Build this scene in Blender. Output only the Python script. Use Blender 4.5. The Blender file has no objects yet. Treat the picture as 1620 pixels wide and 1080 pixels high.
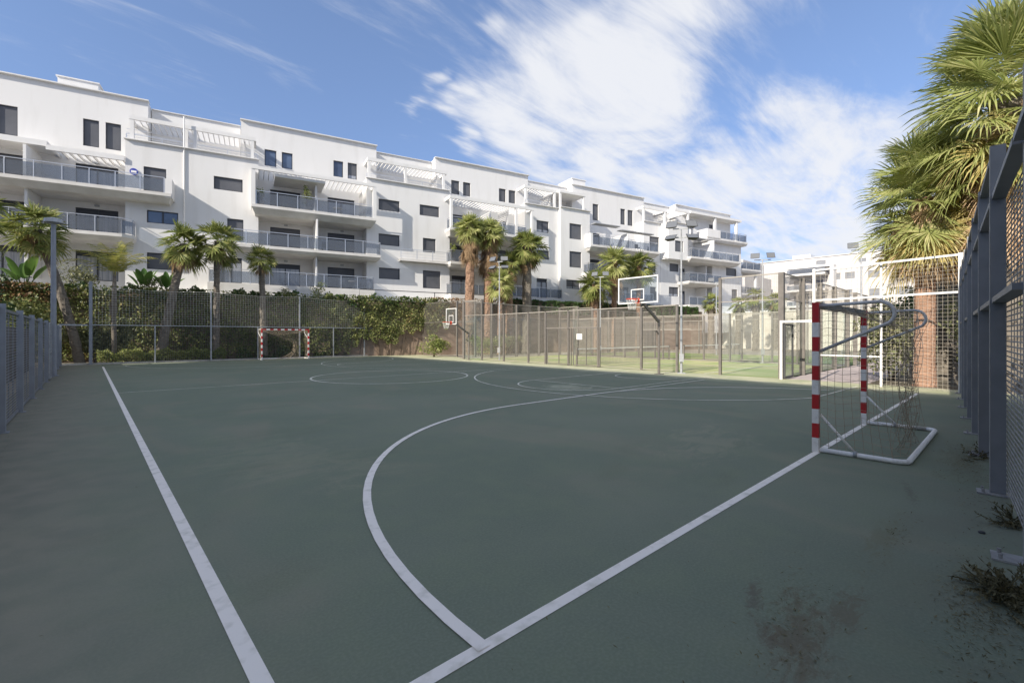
import bpy, math, random
import numpy as np
from math import radians as R, sin, cos, pi
from mathutils import Vector, Matrix

random.seed(7); RNG = np.random.default_rng(7)
scn = bpy.context.scene
COL = scn.collection

# ---------------------------------------------------------------- camera, sky, sun, exposure
# World: X runs along the goal line, Y along the sideline, the camera stands over the origin.
cam_d = bpy.data.cameras.new('camera'); cam = bpy.data.objects.new('camera', cam_d); COL.objects.link(cam)
cam.location = (0, 0, 1.616)
cam.rotation_euler = (R(90), 0, R(47.45 - 90))
cam_d.sensor_width = 36; cam_d.lens = 732 / 1620 * 36
cam_d.shift_y = -9 / 1620
cam_d.clip_start = 0.05; cam_d.clip_end = 2000
scn.camera = cam

SUN_EL = 28.7
sun_dir = Vector((-0.994 * cos(R(SUN_EL)), -0.113 * cos(R(SUN_EL)), sin(R(SUN_EL)))).normalized()   # towards the sun
sd = bpy.data.lights.new('sun', 'SUN'); sun = bpy.data.objects.new('sun', sd); COL.objects.link(sun)
sd.energy = 4.2; sd.angle = R(0.5); sd.color = (1.0, 0.93, 0.82)
sun.rotation_euler = sun_dir.to_track_quat('Z', 'Y').to_euler()

world = bpy.data.worlds.new("World"); scn.world = world; world.use_nodes = True
wn = world.node_tree; wn.nodes.clear(); WL = wn.links.new
wout = wn.nodes.new('ShaderNodeOutputWorld'); wbg = wn.nodes.new('ShaderNodeBackground')
sky = wn.nodes.new('ShaderNodeTexSky'); sky.sky_type = 'NISHITA'; sky.sun_disc = False
sky.sun_elevation = R(SUN_EL); sky.sun_rotation = math.atan2(sun_dir.x, sun_dir.y)
skv = wn.nodes.new('ShaderNodeVectorMath'); skv.operation = 'MULTIPLY_ADD'; tc0 = wn.nodes.new('ShaderNodeTexCoord')
WL(tc0.outputs['Generated'], skv.inputs[0]); skv.inputs[1].default_value = (1, 1, .72); skv.inputs[2].default_value = (0, 0, .26)
skn = wn.nodes.new('ShaderNodeVectorMath'); skn.operation = 'NORMALIZE'; WL(skv.outputs[0], skn.inputs[0]); WL(skn.outputs[0], sky.inputs['Vector'])
sky.air_density = 1.0; sky.dust_density = 0.4; sky.ozone_density = 2.2
wbg.inputs['Strength'].default_value = 0.15

def wmath(op, a, b=None, c=None):
    n = wn.nodes.new('ShaderNodeMath'); n.operation = op
    for i, v in enumerate((a, b, c)):
        if v is None: continue
        if isinstance(v, (int, float)): n.inputs[i].default_value = v
        else: WL(v, n.inputs[i])
    return n.outputs[0]
tc = wn.nodes.new('ShaderNodeTexCoord')
sep = wn.nodes.new('ShaderNodeSeparateXYZ'); WL(tc.outputs['Generated'], sep.inputs[0])
zc = wmath('MAXIMUM', sep.outputs['Z'], 0.02)
zz_ = wmath('ADD', zc, 0.10)
cx_ = wmath('DIVIDE', sep.outputs['X'], zz_); cy_ = wmath('DIVIDE', sep.outputs['Y'], zz_)   # flat cloud layer seen in perspective
comb = wn.nodes.new('ShaderNodeCombineXYZ'); WL(cx_, comb.inputs[0]); WL(cy_, comb.inputs[1])
mp = wn.nodes.new('ShaderNodeMapping'); WL(comb.outputs[0], mp.inputs[0])
mp.inputs['Rotation'].default_value = (0, 0, R(-84)); mp.inputs['Scale'].default_value = (0.55, 1.25, 1)
n1 = wn.nodes.new('ShaderNodeTexNoise'); n1.inputs['Scale'].default_value = 2.0; n1.inputs['Detail'].default_value = 9
n1.inputs['Roughness'].default_value = 0.62; n1.inputs['Distortion'].default_value = 1.1
WL(mp.outputs[0], n1.inputs['Vector'])
mp2 = wn.nodes.new('ShaderNodeMapping'); WL(comb.outputs[0], mp2.inputs[0])
mp2.inputs['Rotation'].default_value = (0, 0, R(-92)); mp2.inputs['Scale'].default_value = (1.1, 5.5, 1); mp2.inputs['Location'].default_value = (3.1, 1.7, 0)
n2 = wn.nodes.new('ShaderNodeTexNoise'); n2.inputs['Scale'].default_value = 1.1; n2.inputs['Detail'].default_value = 7
n2.inputs['Roughness'].default_value = 0.68; n2.inputs['Distortion'].default_value = 0.6
WL(mp2.outputs[0], n2.inputs['Vector'])
# broad masses of cirrus, in view and added out of view, as directions in the sky (azimuth right of the view axis, elevation, size)
def skydir(px, py):
    r = (px - 810) / 732; u = (531 - py) / 732
    a = R(47.45); v = Vector((cos(a) + r * sin(a), sin(a) - r * cos(a), u)); return v.normalized()
dens = None
nw = wn.nodes.new('ShaderNodeTexNoise'); nw.inputs['Scale'].default_value = 3.2; nw.inputs['Detail'].default_value = 5; WL(mp.outputs[0], nw.inputs['Vector'])
wv = wn.nodes.new('ShaderNodeVectorMath'); wv.operation = 'MULTIPLY_ADD'; WL(nw.outputs['Color'], wv.inputs[0]); wv.inputs[1].default_value = (.30, .30, .30); wv.inputs[2].default_value = (-.15, -.15, -.15)
wv2 = wn.nodes.new('ShaderNodeVectorMath'); wv2.operation = 'ADD'; WL(wv.outputs[0], wv2.inputs[0]); WL(tc.outputs['Generated'], wv2.inputs[1])
for px, py, size, wt in ((960, 130, .17, .95), (1050, 40, .13, .9), (1120, -30, .12, .8), (900, 40, .10, .8), (860, 150, .15, .9), (850, 230, .13, .95), (960, 240, .15, .95), (1010, 150, .12, .9),
                         (770, 120, .06, .85), (735, 190, .05, .9), (690, 182, .035, .9), (710, 90, .035, .7), (750, 235, .04, .7), (1060, 300, .13, .9), (1150, 290, .12, .95), (1230, 230, .12, .9), (1320, 200, .11, .8), (1180, 200, .07, .65),
                         (1250, 300, .12, .9), (1370, 270, .12, .85), (1450, 230, .14, .7), (1250, 370, .10, .85), (1380, 370, .16, .9), (1100, 360, .10, .8), (1500, 330, .2, .8), (1320, 420, .2, .9), (900, -150, .25, .7), (1350, 60, .08, .35), (1200, 100, .06, .35),
                         ((-.25, -.35, .90), 0, .75, .95), ((-.72, -.30, .62), 0, .60, .9), ((.25, -.80, .55), 0, .65, .9), ((-.75, .30, .60), 0, .40, .8), ((.55, -.60, .60), 0, .5, .9)):  # unseen clouds behind the camera, added to make the blue shade light neutral
    d = wn.nodes.new('ShaderNodeVectorMath'); d.operation = 'DISTANCE'; WL(wv2.outputs[0], d.inputs[0])
    d.inputs[1].default_value = Vector(px).normalized() if isinstance(px, tuple) else skydir(px, py)
    q = wmath('DIVIDE', d.outputs['Value'], size); q = wmath('MULTIPLY', q, q)
    g = wmath('MULTIPLY', wmath('POWER', 2.718, wmath('MULTIPLY', q, -1.0)), wt)
    dens = g if dens is None else wmath('SMOOTH_MAX', dens, g, 0.25)
t = wmath('ADD', wmath('MULTIPLY', n1.outputs[0], 1.2), wmath('MULTIPLY', n2.outputs[0], 0.95))
t = wmath('ADD', t, wmath('MULTIPLY', dens, 0.95))
mr = wn.nodes.new('ShaderNodeMapRange'); mr.interpolation_type = 'SMOOTHSTEP'; WL(t, mr.inputs[0])
mr.inputs[1].default_value = 1.32; mr.inputs[2].default_value = 2.06; mr.inputs[3].default_value = 0; mr.inputs[4].default_value = 0.92
skyb = wn.nodes.new('ShaderNodeMix'); skyb.data_type = 'RGBA'; skyb.blend_type = 'MULTIPLY'
skyb.inputs[0].default_value = 1.0; WL(sky.outputs[0], skyb.inputs[6]); skyb.inputs[7].default_value = (1.05, .99, 1.03, 1)
mixc = wn.nodes.new('ShaderNodeMix'); mixc.data_type = 'RGBA'
WL(mr.outputs[0], mixc.inputs[0]); WL(skyb.outputs[2], mixc.inputs[6]); mixc.inputs[7].default_value = (3.9, 3.95, 4.1, 1)
WL(mixc.outputs[2], wbg.inputs['Color']); WL(wbg.outputs[0], wout.inputs[0])

vs = scn.view_settings; vs.view_transform = 'Standard'; vs.look = 'None'; vs.gamma = 1; vs.exposure = 0.62
scn.render.engine = 'CYCLES'; scn.cycles.max_bounces = 6; scn.cycles.transparent_max_bounces = 24

# ---------------------------------------------------------------- materials
def mat(name, c1, c2=None, scale=5.0, rough=0.8, metal=0.0, bump=0.0, bscale=None, detail=5, transl=0.0, stretch=(1, 1, 1), spec=0.5, lo=0.35, hi=0.65, coords='Object'):
    m = bpy.data.materials.new(name); m.use_nodes = True; nt = m.node_tree; b = nt.nodes['Principled BSDF']
    b.inputs['Roughness'].default_value = rough; b.inputs['Metallic'].default_value = metal
    b.inputs['Specular IOR Level'].default_value = spec
    b.inputs['Base Color'].default_value = (*c1, 1)
    tcn = nt.nodes.new('ShaderNodeTexCoord'); mp = nt.nodes.new('ShaderNodeMapping'); mp.inputs['Scale'].default_value = stretch
    nt.links.new(tcn.outputs[coords], mp.inputs[0])
    if c2 is not None:
        n = nt.nodes.new('ShaderNodeTexNoise'); n.inputs['Scale'].default_value = scale; n.inputs['Detail'].default_value = detail
        nt.links.new(mp.outputs[0], n.inputs['Vector'])
        r = nt.nodes.new('ShaderNodeMapRange'); r.inputs[1].default_value = lo; r.inputs[2].default_value = hi; nt.links.new(n.outputs[0], r.inputs[0])
        mx = nt.nodes.new('ShaderNodeMix'); mx.data_type = 'RGBA'; nt.links.new(r.outputs[0], mx.inputs[0])
        mx.inputs[6].default_value = (*c1, 1); mx.inputs[7].default_value = (*c2, 1); nt.links.new(mx.outputs[2], b.inputs['Base Color'])
    if bump:
        n = nt.nodes.new('ShaderNodeTexNoise'); n.inputs['Scale'].default_value = bscale or scale * 4; n.inputs['Detail'].default_value = 4
        nt.links.new(mp.outputs[0], n.inputs['Vector'])
        bp = nt.nodes.new('ShaderNodeBump'); bp.inputs['Strength'].default_value = bump; bp.inputs['Distance'].default_value = 0.02
        nt.links.new(n.outputs[0], bp.inputs['Height']); nt.links.new(bp.outputs[0], b.inputs['Normal'])
    if transl:
        tr = nt.nodes.new('ShaderNodeBsdfTranslucent'); tr.inputs[0].default_value = (min(1, c1[0] * 2.2), min(1, c1[1] * 2.0), c1[2] * 0.8, 1)
        ms = nt.nodes.new('ShaderNodeMixShader'); ms.inputs[0].default_value = transl
        nt.links.new(b.outputs[0], ms.inputs[1]); nt.links.new(tr.outputs[0], ms.inputs[2])
        nt.links.new(ms.outputs[0], nt.nodes['Material Output'].inputs[0])
    return m
def leafmat(name, stops, transl=0.3, rough=0.55, scale=0.9):
    """foliage: colour differs from leaf to leaf (random per island) and clump to clump (noise)"""
    m = bpy.data.materials.new(name); m.use_nodes = True; nt = m.node_tree; b = nt.nodes['Principled BSDF']
    b.inputs['Roughness'].default_value = rough; b.inputs['Specular IOR Level'].default_value = 0.35
    g = nt.nodes.new('ShaderNodeNewGeometry'); tcn = nt.nodes.new('ShaderNodeTexCoord')
    n = nt.nodes.new('ShaderNodeTexNoise'); n.inputs['Scale'].default_value = scale; n.inputs['Detail'].default_value = 3
    nt.links.new(tcn.outputs['Object'], n.inputs['Vector'])
    a = nt.nodes.new('ShaderNodeMath'); a.operation = 'MULTIPLY_ADD'; nt.links.new(g.outputs['Random Per Island'], a.inputs[0])
    a.inputs[1].default_value = 0.62; nt.links.new(n.outputs[0], a.inputs[2])
    s = nt.nodes.new('ShaderNodeMath'); s.operation = 'SUBTRACT'; nt.links.new(a.outputs[0], s.inputs[0]); s.inputs[1].default_value = 0.31
    cr = nt.nodes.new('ShaderNodeValToRGB'); nt.links.new(s.outputs[0], cr.inputs[0])
    el = cr.color_ramp.elements
    while len(el) < len(stops): el.new(0.5)
    for e, (p, c) in zip(el, stops): e.position = p; e.color = (*c, 1)
    nt.links.new(cr.outputs[0], b.inputs['Base Color'])
    if transl:
        tr = nt.nodes.new('ShaderNodeBsdfTranslucent'); nt.links.new(cr.outputs[0], tr.inputs[0])
        ms = nt.nodes.new('ShaderNodeMixShader'); ms.inputs[0].default_value = transl
        nt.links.new(b.outputs[0], ms.inputs[1]); nt.links.new(tr.outputs[0], ms.inputs[2])
        nt.links.new(ms.outputs[0], nt.nodes['Material Output'].inputs[0])
    return m
def glassmat(name, tint, alpha, rough=0.03, fr=1.45):
    m = bpy.data.materials.new(name); m.use_nodes = True; nt = m.node_tree; nt.nodes.clear()
    o = nt.nodes.new('ShaderNodeOutputMaterial'); t = nt.nodes.new('ShaderNodeBsdfTransparent'); t.inputs[0].default_value = (*tint, 1)
    d = nt.nodes.new('ShaderNodeBsdfDiffuse'); d.inputs[0].default_value = (tint[0] * .5, tint[1] * .5, tint[2] * .5, 1)
    g = nt.nodes.new('ShaderNodeBsdfGlossy'); g.inputs['Roughness'].default_value = rough
    f = nt.nodes.new('ShaderNodeFresnel'); f.inputs[0].default_value = fr
    m1 = nt.nodes.new('ShaderNodeMixShader'); m1.inputs[0].default_value = alpha
    ge = nt.nodes.new('ShaderNodeNewGeometry'); iv = nt.nodes.new('ShaderNodeMath'); iv.operation = 'SUBTRACT'; iv.inputs[0].default_value = 1; nt.links.new(ge.outputs['Backfacing'], iv.inputs[1])
    fm = nt.nodes.new('ShaderNodeMath'); fm.operation = 'MULTIPLY'; nt.links.new(f.outputs[0], fm.inputs[0]); nt.links.new(iv.outputs[0], fm.inputs[1])
    m2 = nt.nodes.new('ShaderNodeMixShader'); nt.links.new(fm.outputs[0], m2.inputs[0])
    nt.links.new(t.outputs[0], m1.inputs[1]); nt.links.new(d.outputs[0], m1.inputs[2])
    nt.links.new(m1.outputs[0], m2.inputs[1]); nt.links.new(g.outputs[0], m2.inputs[2]); nt.links.new(m2.outputs[0], o.inputs[0])
    return m

M = {}
M['wall'] = mat('white_render', (.69, .68, .665), (.57, .555, .53), 1.6, .9, bump=.12, bscale=30, stretch=(1, 1, .16), lo=.50, hi=1.0, detail=8)
M['wall_in'] = mat('grey_white_render', (.56, .53, .50), (.50, .475, .45), .8, .9)
M['cap'] = mat('parapet_cap', (.62, .63, .64), (.5, .51, .52), 2, .6)
M['slabu'] = mat('balcony_concrete', (.66, .645, .62), (.56, .54, .51), 1.2, .9)
M['shutter'] = mat('roller_shutter_grey', (.085, .088, .10), (.11, .113, .125), .9, .5)
M['frame'] = mat('window_frame_dark', (.04, .042, .05), None, rough=.4)
M['pane'] = mat('window_glass', (.10, .14, .22), (.05, .07, .12), .6, .06, spec=.9)
M['curtain'] = mat('pale_curtain_behind_glass', (.42, .43, .46), (.22, .24, .28), 3.0, .25, stretch=(6, 1, .2), spec=.8)
M['bglass'] = glassmat('balcony_glass', (.62, .66, .72), .22, .05)
M['pglass'] = glassmat('court_glass', (.95, .975, .96), .05, .02)
M['clear'] = glassmat('acrylic', (.9, .93, .93), .05, .04)
M['steel'] = mat('stainless_rail', (.55, .56, .58), None, rough=.35, metal=.6)
M['galv'] = mat('galvanised_steel', (.42, .43, .44), (.33, .34, .35), 9, .55, metal=.35, bump=.05)
M['post'] = mat('taupe_painted_post', (.18, .16, .14), (.14, .125, .11), 6, .6, metal=.1)
M['wire'] = mat('galvanised_wire', (.36, .325, .28), None, rough=.6, metal=.2)
M['wired'] = mat('weathered_grey_wire', (.17, .18, .20), None, rough=.6, metal=.2)
M['bluegrey'] = mat('blue_grey_paint', (.235, .24, .25), (.20, .205, .212), 4, .5, bump=.04, bscale=60)
M['bluegrey2'] = mat('pale_blue_grey_paint', (.27, .29, .32), (.23, .245, .27), 4, .5, bump=.04, bscale=60)
M['edge'] = mat('worn_steel_and_lit_edge', (.37, .36, .34), (.26, .25, .24), 12, .6)
M['white'] = mat('white_paint', (.84, .81, .76), (.58, .54, .48), 16, .5, detail=10, lo=.52, hi=.85)
M['line'] = mat('court_line_paint', (.90, .83, .74), (.62, .58, .48), 9, .75, detail=12, lo=.50, hi=.78)
M['lineworn'] = mat('worn_line_paint', (.86, .82, .70), (.36, .37, .26), 2.6, .8, detail=8, lo=.45, hi=.80)
M['red'] = mat('red_paint', (.50, .022, .024), (.36, .05, .045), 22, .45, detail=9, lo=.5, hi=.8)
M['barback'] = mat('dull_green_grey_tube', (.13, .14, .13), (.22, .22, .20), 14, .6)
M['tube'] = mat('grey_net_tube', (.66, .64, .61), (.50, .48, .46), 10, .5)
M['rope'] = mat('brown_net_rope', (.36, .29, .21), None, rough=.9)
M['wrope'] = mat('pale_net_cord', (.60, .60, .55), None, rough=.9)
M['rim'] = mat('orange_red_rim', (.62, .07, .03), None, rough=.45)
M['dark'] = mat('dark_metal', (.05, .05, .052), None, rough=.6)
M['lampglass'] = mat('lamp_glass', (.16, .165, .17), None, rough=.12, spec=.9)
M['tan'] = mat('tan_masonry', (.30, .22, .165), (.21, .15, .11), 1.0, .95, bump=.3, bscale=6, stretch=(1, 1, 3))
M['tan2'] = mat('dull_brown_masonry', (.20, .175, .155), (.13, .115, .105), 1.4, .95, bump=.3, bscale=6, stretch=(1, 1, 3))
M['beige'] = mat('beige_wall_render', (.66, .61, .53), (.56, .50, .42), 1.0, .95)
M['farwin'] = mat('distant_grey_blind', (.15, .155, .165), (.22, .225, .235), .6, .5)
M['netcord'] = mat('grey_brown_net_cord', (.42, .38, .32), None, rough=.9)
M['louvre'] = mat('louvre_screen_grey', (.30, .31, .33), None, rough=.6)
M['trunk'] = mat('palm_trunk', (.34, .21, .14), (.16, .095, .06), 5, .95, bump=1.0, bscale=9, stretch=(1, 1, 1.8))
M['trunk2'] = mat('smooth_pale_palm_trunk', (.42, .25, .165), (.28, .165, .11), 2.2, .95, bump=.7, bscale=10, stretch=(1, 1, 3))
M['trunkg'] = mat('grey_palm_trunk', (.22, .19, .15), (.13, .11, .09), 4, .95, bump=.8, bscale=9, stretch=(1, 1, 4))
M['bark'] = mat('brown_bark', (.15, .11, .08), (.08, .06, .045), 5, .95, bump=.6)
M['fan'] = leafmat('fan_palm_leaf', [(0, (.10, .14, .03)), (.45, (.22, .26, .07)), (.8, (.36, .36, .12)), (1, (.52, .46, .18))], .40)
M['fanlit'] = leafmat('sunlit_yellow_green_palm_leaf', [(0, (.21, .25, .07)), (.42, (.38, .42, .14)), (.77, (.56, .55, .24)), (1, (.76, .70, .38))], .48)  # paler copy of the fan leaf, sunlit look put into its colour
M['dead'] = leafmat('dead_palm_leaf', [(0, (.16, .095, .045)), (.5, (.30, .20, .11)), (1, (.46, .33, .20))], .15, .8)
M['skirt'] = leafmat('tan_palm_skirt', [(0, (.42, .26, .13)), (.5, (.62, .44, .27)), (1, (.80, .62, .42))], .2, .8)
M['dryfrond'] = leafmat('yellowed_palm_frond', [(0, (.34, .26, .08)), (.5, (.56, .46, .17)), (1, (.70, .60, .32))], .35)
M['feather'] = leafmat('feather_palm_leaf', [(0, (.16, .18, .04)), (.5, (.36, .36, .09)), (1, (.60, .50, .15))], .3)
M['ivy'] = leafmat('ivy_leaf', [(0, (.05, .065, .02)), (.40, (.14, .17, .05)), (.72, (.28, .29, .10)), (.93, (.42, .34, .15)), (1, (.50, .32, .17))], .22, .45, .5)
M['ivyred'] = leafmat('rusty_creeper_leaf', [(0, (.06, .06, .02)), (.5, (.20, .13, .06)), (1, (.36, .19, .10))], .25, .6, .8)
M['hedge'] = leafmat('box_hedge_leaf', [(0, (.02, .045, .012)), (.5, (.05, .095, .025)), (1, (.11, .16, .045))], .2, .5, .8)
M['bush'] = leafmat('bright_bush_leaf', [(0, (.09, .13, .03)), (.5, (.24, .28, .08)), (1, (.46, .44, .16))], .28, .5, .8)
M['olive'] = leafmat('grey_green_shrub_leaf', [(0, (.09, .11, .05)), (.5, (.22, .23, .11)), (1, (.40, .37, .19))], .2, .6, .8)
M['banana'] = leafmat('paddle_leaf', [(0, (.06, .13, .03)), (.5, (.12, .22, .05)), (1, (.22, .32, .08))], .35, .4, .8)
M['litter'] = leafmat('dry_needle_litter', [(0, (.07, .06, .03)), (.5, (.13, .115, .055)), (1, (.22, .18, .09))], 0, .9, 2)
M['oval'] = mat('blue_enamel', (.04, .06, .35), None, rough=.3)
M['chair'] = mat('chair_plastic', (.10, .11, .13), None, rough=.5)
M['pot'] = mat('pale_pot', (.5, .45, .4), None, rough=.8)

# court paint: worn grey-green acrylic with dust towards the edges, stains and scuffs
def court_material():
    m = bpy.data.materials.new('court_acrylic'); m.use_nodes = True; nt = m.node_tree; b = nt.nodes['Principled BSDF']; L = nt.links.new
    b.inputs['Roughness'].default_value = .82; b.inputs['Specular IOR Level'].default_value = .3
    tcn = nt.nodes.new('ShaderNodeTexCoord')
    def noise(s, det, st=(1, 1, 1), dist=0, rot=0, ro=.5):
        mpn = nt.nodes.new('ShaderNodeMapping'); mpn.inputs['Scale'].default_value = st; mpn.inputs['Rotation'].default_value = (0, 0, rot); L(tcn.outputs['Object'], mpn.inputs[0])
        n = nt.nodes.new('ShaderNodeTexNoise'); n.inputs['Scale'].default_value = s; n.inputs['Detail'].default_value = det; n.inputs['Distortion'].default_value = dist
        n.inputs['Roughness'].default_value = ro; L(mpn.outputs[0], n.inputs['Vector']); return n.outputs[0]
    def rng(v, a, c, lo=0., hi=1.):
        r = nt.nodes.new('ShaderNodeMapRange'); r.interpolation_type = 'SMOOTHSTEP'; L(v, r.inputs[0]); r.inputs[1].default_value = a; r.inputs[2].default_value = c
        r.inputs[3].default_value = lo; r.inputs[4].default_value = hi; return r.outputs[0]
    def mx(f, a, c):
        n = nt.nodes.new('ShaderNodeMix'); n.data_type = 'RGBA'
        if isinstance(f, float): n.inputs[0].default_value = f
        else: L(f, n.inputs[0])
        for i, v in ((6, a), (7, c)):
            if isinstance(v, tuple): n.inputs[i].default_value = (*v, 1)
            else: L(v, n.inputs[i])
        return n.outputs[2]
    def ma(op, a, c=None):
        n = nt.nodes.new('ShaderNodeMath'); n.operation = op
        for i, v in enumerate((a, c)):
            if v is None: continue
            if isinstance(v, (int, float)): n.inputs[i].default_value = v
            else: L(v, n.inputs[i])
        return n.outputs[0]
    col = mx(rng(noise(.30, 7, dist=.6), .33, .68), (.152, .184, .128), (.190, .212, .152))
    col = mx(rng(noise(.55, 8, (1, .6, 1), 1.2, .6), .48, .70, 0, .55), col, (.25, .235, .165))
    col = mx(rng(noise(.9, 8, (.5, 1, 1), .8, 1.1), .56, .72, 0, .50), col, (.145, .165, .105))
    col = mx(rng(noise(1.7, 9, ro=.7), .40, .75, 0, .65), col, (.19, .225, .14))
    col = mx(rng(noise(55, 3), .35, .75, 0, .30), col, (.28, .29, .22))
    col = mx(rng(noise(17, 6, (1, .35, 1), rot=.5), .58, .80, 0, .35), col, (.15, .16, .11))
    sx = nt.nodes.new('ShaderNodeSeparateXYZ'); L(tcn.outputs['Object'], sx.inputs[0])
    jig = ma('MULTIPLY', ma('SUBTRACT', noise(.8, 6), .5), 1.6)
    X = ma('ADD', sx.outputs[0], jig); Y = ma('ADD', sx.outputs[1], jig)
    dust = rng(X, 1.2, -1.0)                                   # bare grey concrete beside the left fence
    col = mx(ma('MULTIPLY', dust, .80), col, mx(rng(noise(3, 7), .35, .7), (.27, .245, .185), (.215, .205, .155)))
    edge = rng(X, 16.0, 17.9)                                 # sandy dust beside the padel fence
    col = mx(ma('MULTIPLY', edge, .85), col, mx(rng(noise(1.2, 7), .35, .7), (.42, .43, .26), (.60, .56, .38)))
    back = rng(Y, 34.2, 35.2)
    col = mx(ma('MULTIPLY', back, .85), col, (.30, .28, .22))
    near = rng(Y, 1.5, -.4)                                   # dirt blown against the right fence
    col = mx(ma('MULTIPLY', near, ma('MULTIPLY', rng(noise(1.3, 8), .38, .6), .55)), col, (.18, .175, .125))
    def blob(x, y, rx, ry, rot, fmax, c, ns=2.2):
        nonlocal col
        mpn = nt.nodes.new('ShaderNodeMapping'); mpn.vector_type = 'TEXTURE'; mpn.inputs['Location'].default_value = (x, y, 0)
        mpn.inputs['Rotation'].default_value = (0, 0, rot); mpn.inputs['Scale'].default_value = (rx, ry, 1); L(tcn.outputs['Object'], mpn.inputs[0])
        vl = nt.nodes.new('ShaderNodeVectorMath'); vl.operation = 'LENGTH'; L(mpn.outputs[0], vl.inputs[0])
        v = ma('ADD', vl.outputs['Value'], ma('MULTIPLY', ma('SUBTRACT', noise(ns, 8, (1, 2.2, 1), 1.0, ro=.75), .5), 4.6))
        col = mx(rng(v, 1.0, .05, 0, fmax), col, c)
    blob(2.85, .80, .60, .17, .25, .62, (.13, .095, .058), 6)
    blob(3.30, .68, .40, .10, .0, .55, (.14, .11, .07), 7)
    blob(2.70, .90, .22, .08, .6, .6, (.12, .09, .06), 8)
    blob(3.05, 1.10, .22, .05, .3, .7, (.12,.10,.075), 6)
    blob(4.70, .72, .75, .13, .0, .55, (.17, .17, .10), 4)
    blob(8.5, .45, 1.6, .28, .06, .55, (.14, .14, .085), 3)
    blob(11.2, 9.6, 1.2, .8, .8, .8, (.40, .40, .29), 1.5)
    blob(7.0, 3.2, 1.6, .7, .3, .45, (.30, .29, .20), 1.5)
    blob(2.0, 6.5, .9, 2.0, .2, .35, (.30, .29, .20), 1.2)
    blob(9.2, 14, 3.5, 1.5, .2, .4, (.18, .21, .12), 1.0)
    blob(6.3, .75, .5, .06, .2, .5, (.13,.11,.08), 5)
    L(col, b.inputs['Base Color'])
    bp = nt.nodes.new('ShaderNodeBump'); bp.inputs['Strength'].default_value = .25; bp.inputs['Distance'].default_value = .004
    L(noise(90, 5), bp.inputs['Height']); L(bp.outputs[0], b.inputs['Normal'])
    return m
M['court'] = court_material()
M['sand'] = mat('sandy_ground', (.42, .36, .28), (.33, .29, .22), .7, .95, bump=.3, bscale=20)
M['soil'] = mat('planted_soil', (.10, .085, .055), (.15, .12, .075), 1.5, .95, bump=.5, bscale=9)
M['pinkpath'] = mat('pink_paving', (.52, .43, .40), (.45, .38, .35), 1.5, .9)
M['turf'] = mat('green_turf', (.22, .31, .09), (.34, .36, .13), .55, .95, bump=.3, bscale=60, detail=9)
M['turf2'] = mat('sandy_turf', (.50, .47, .24), (.30, .37, .12), .5, .95, bump=.3, bscale=60, detail=9)
M['kerb'] = mat('pale_kerb', (.5, .49, .45), (.38, .37, .33), 3, .9)

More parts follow.
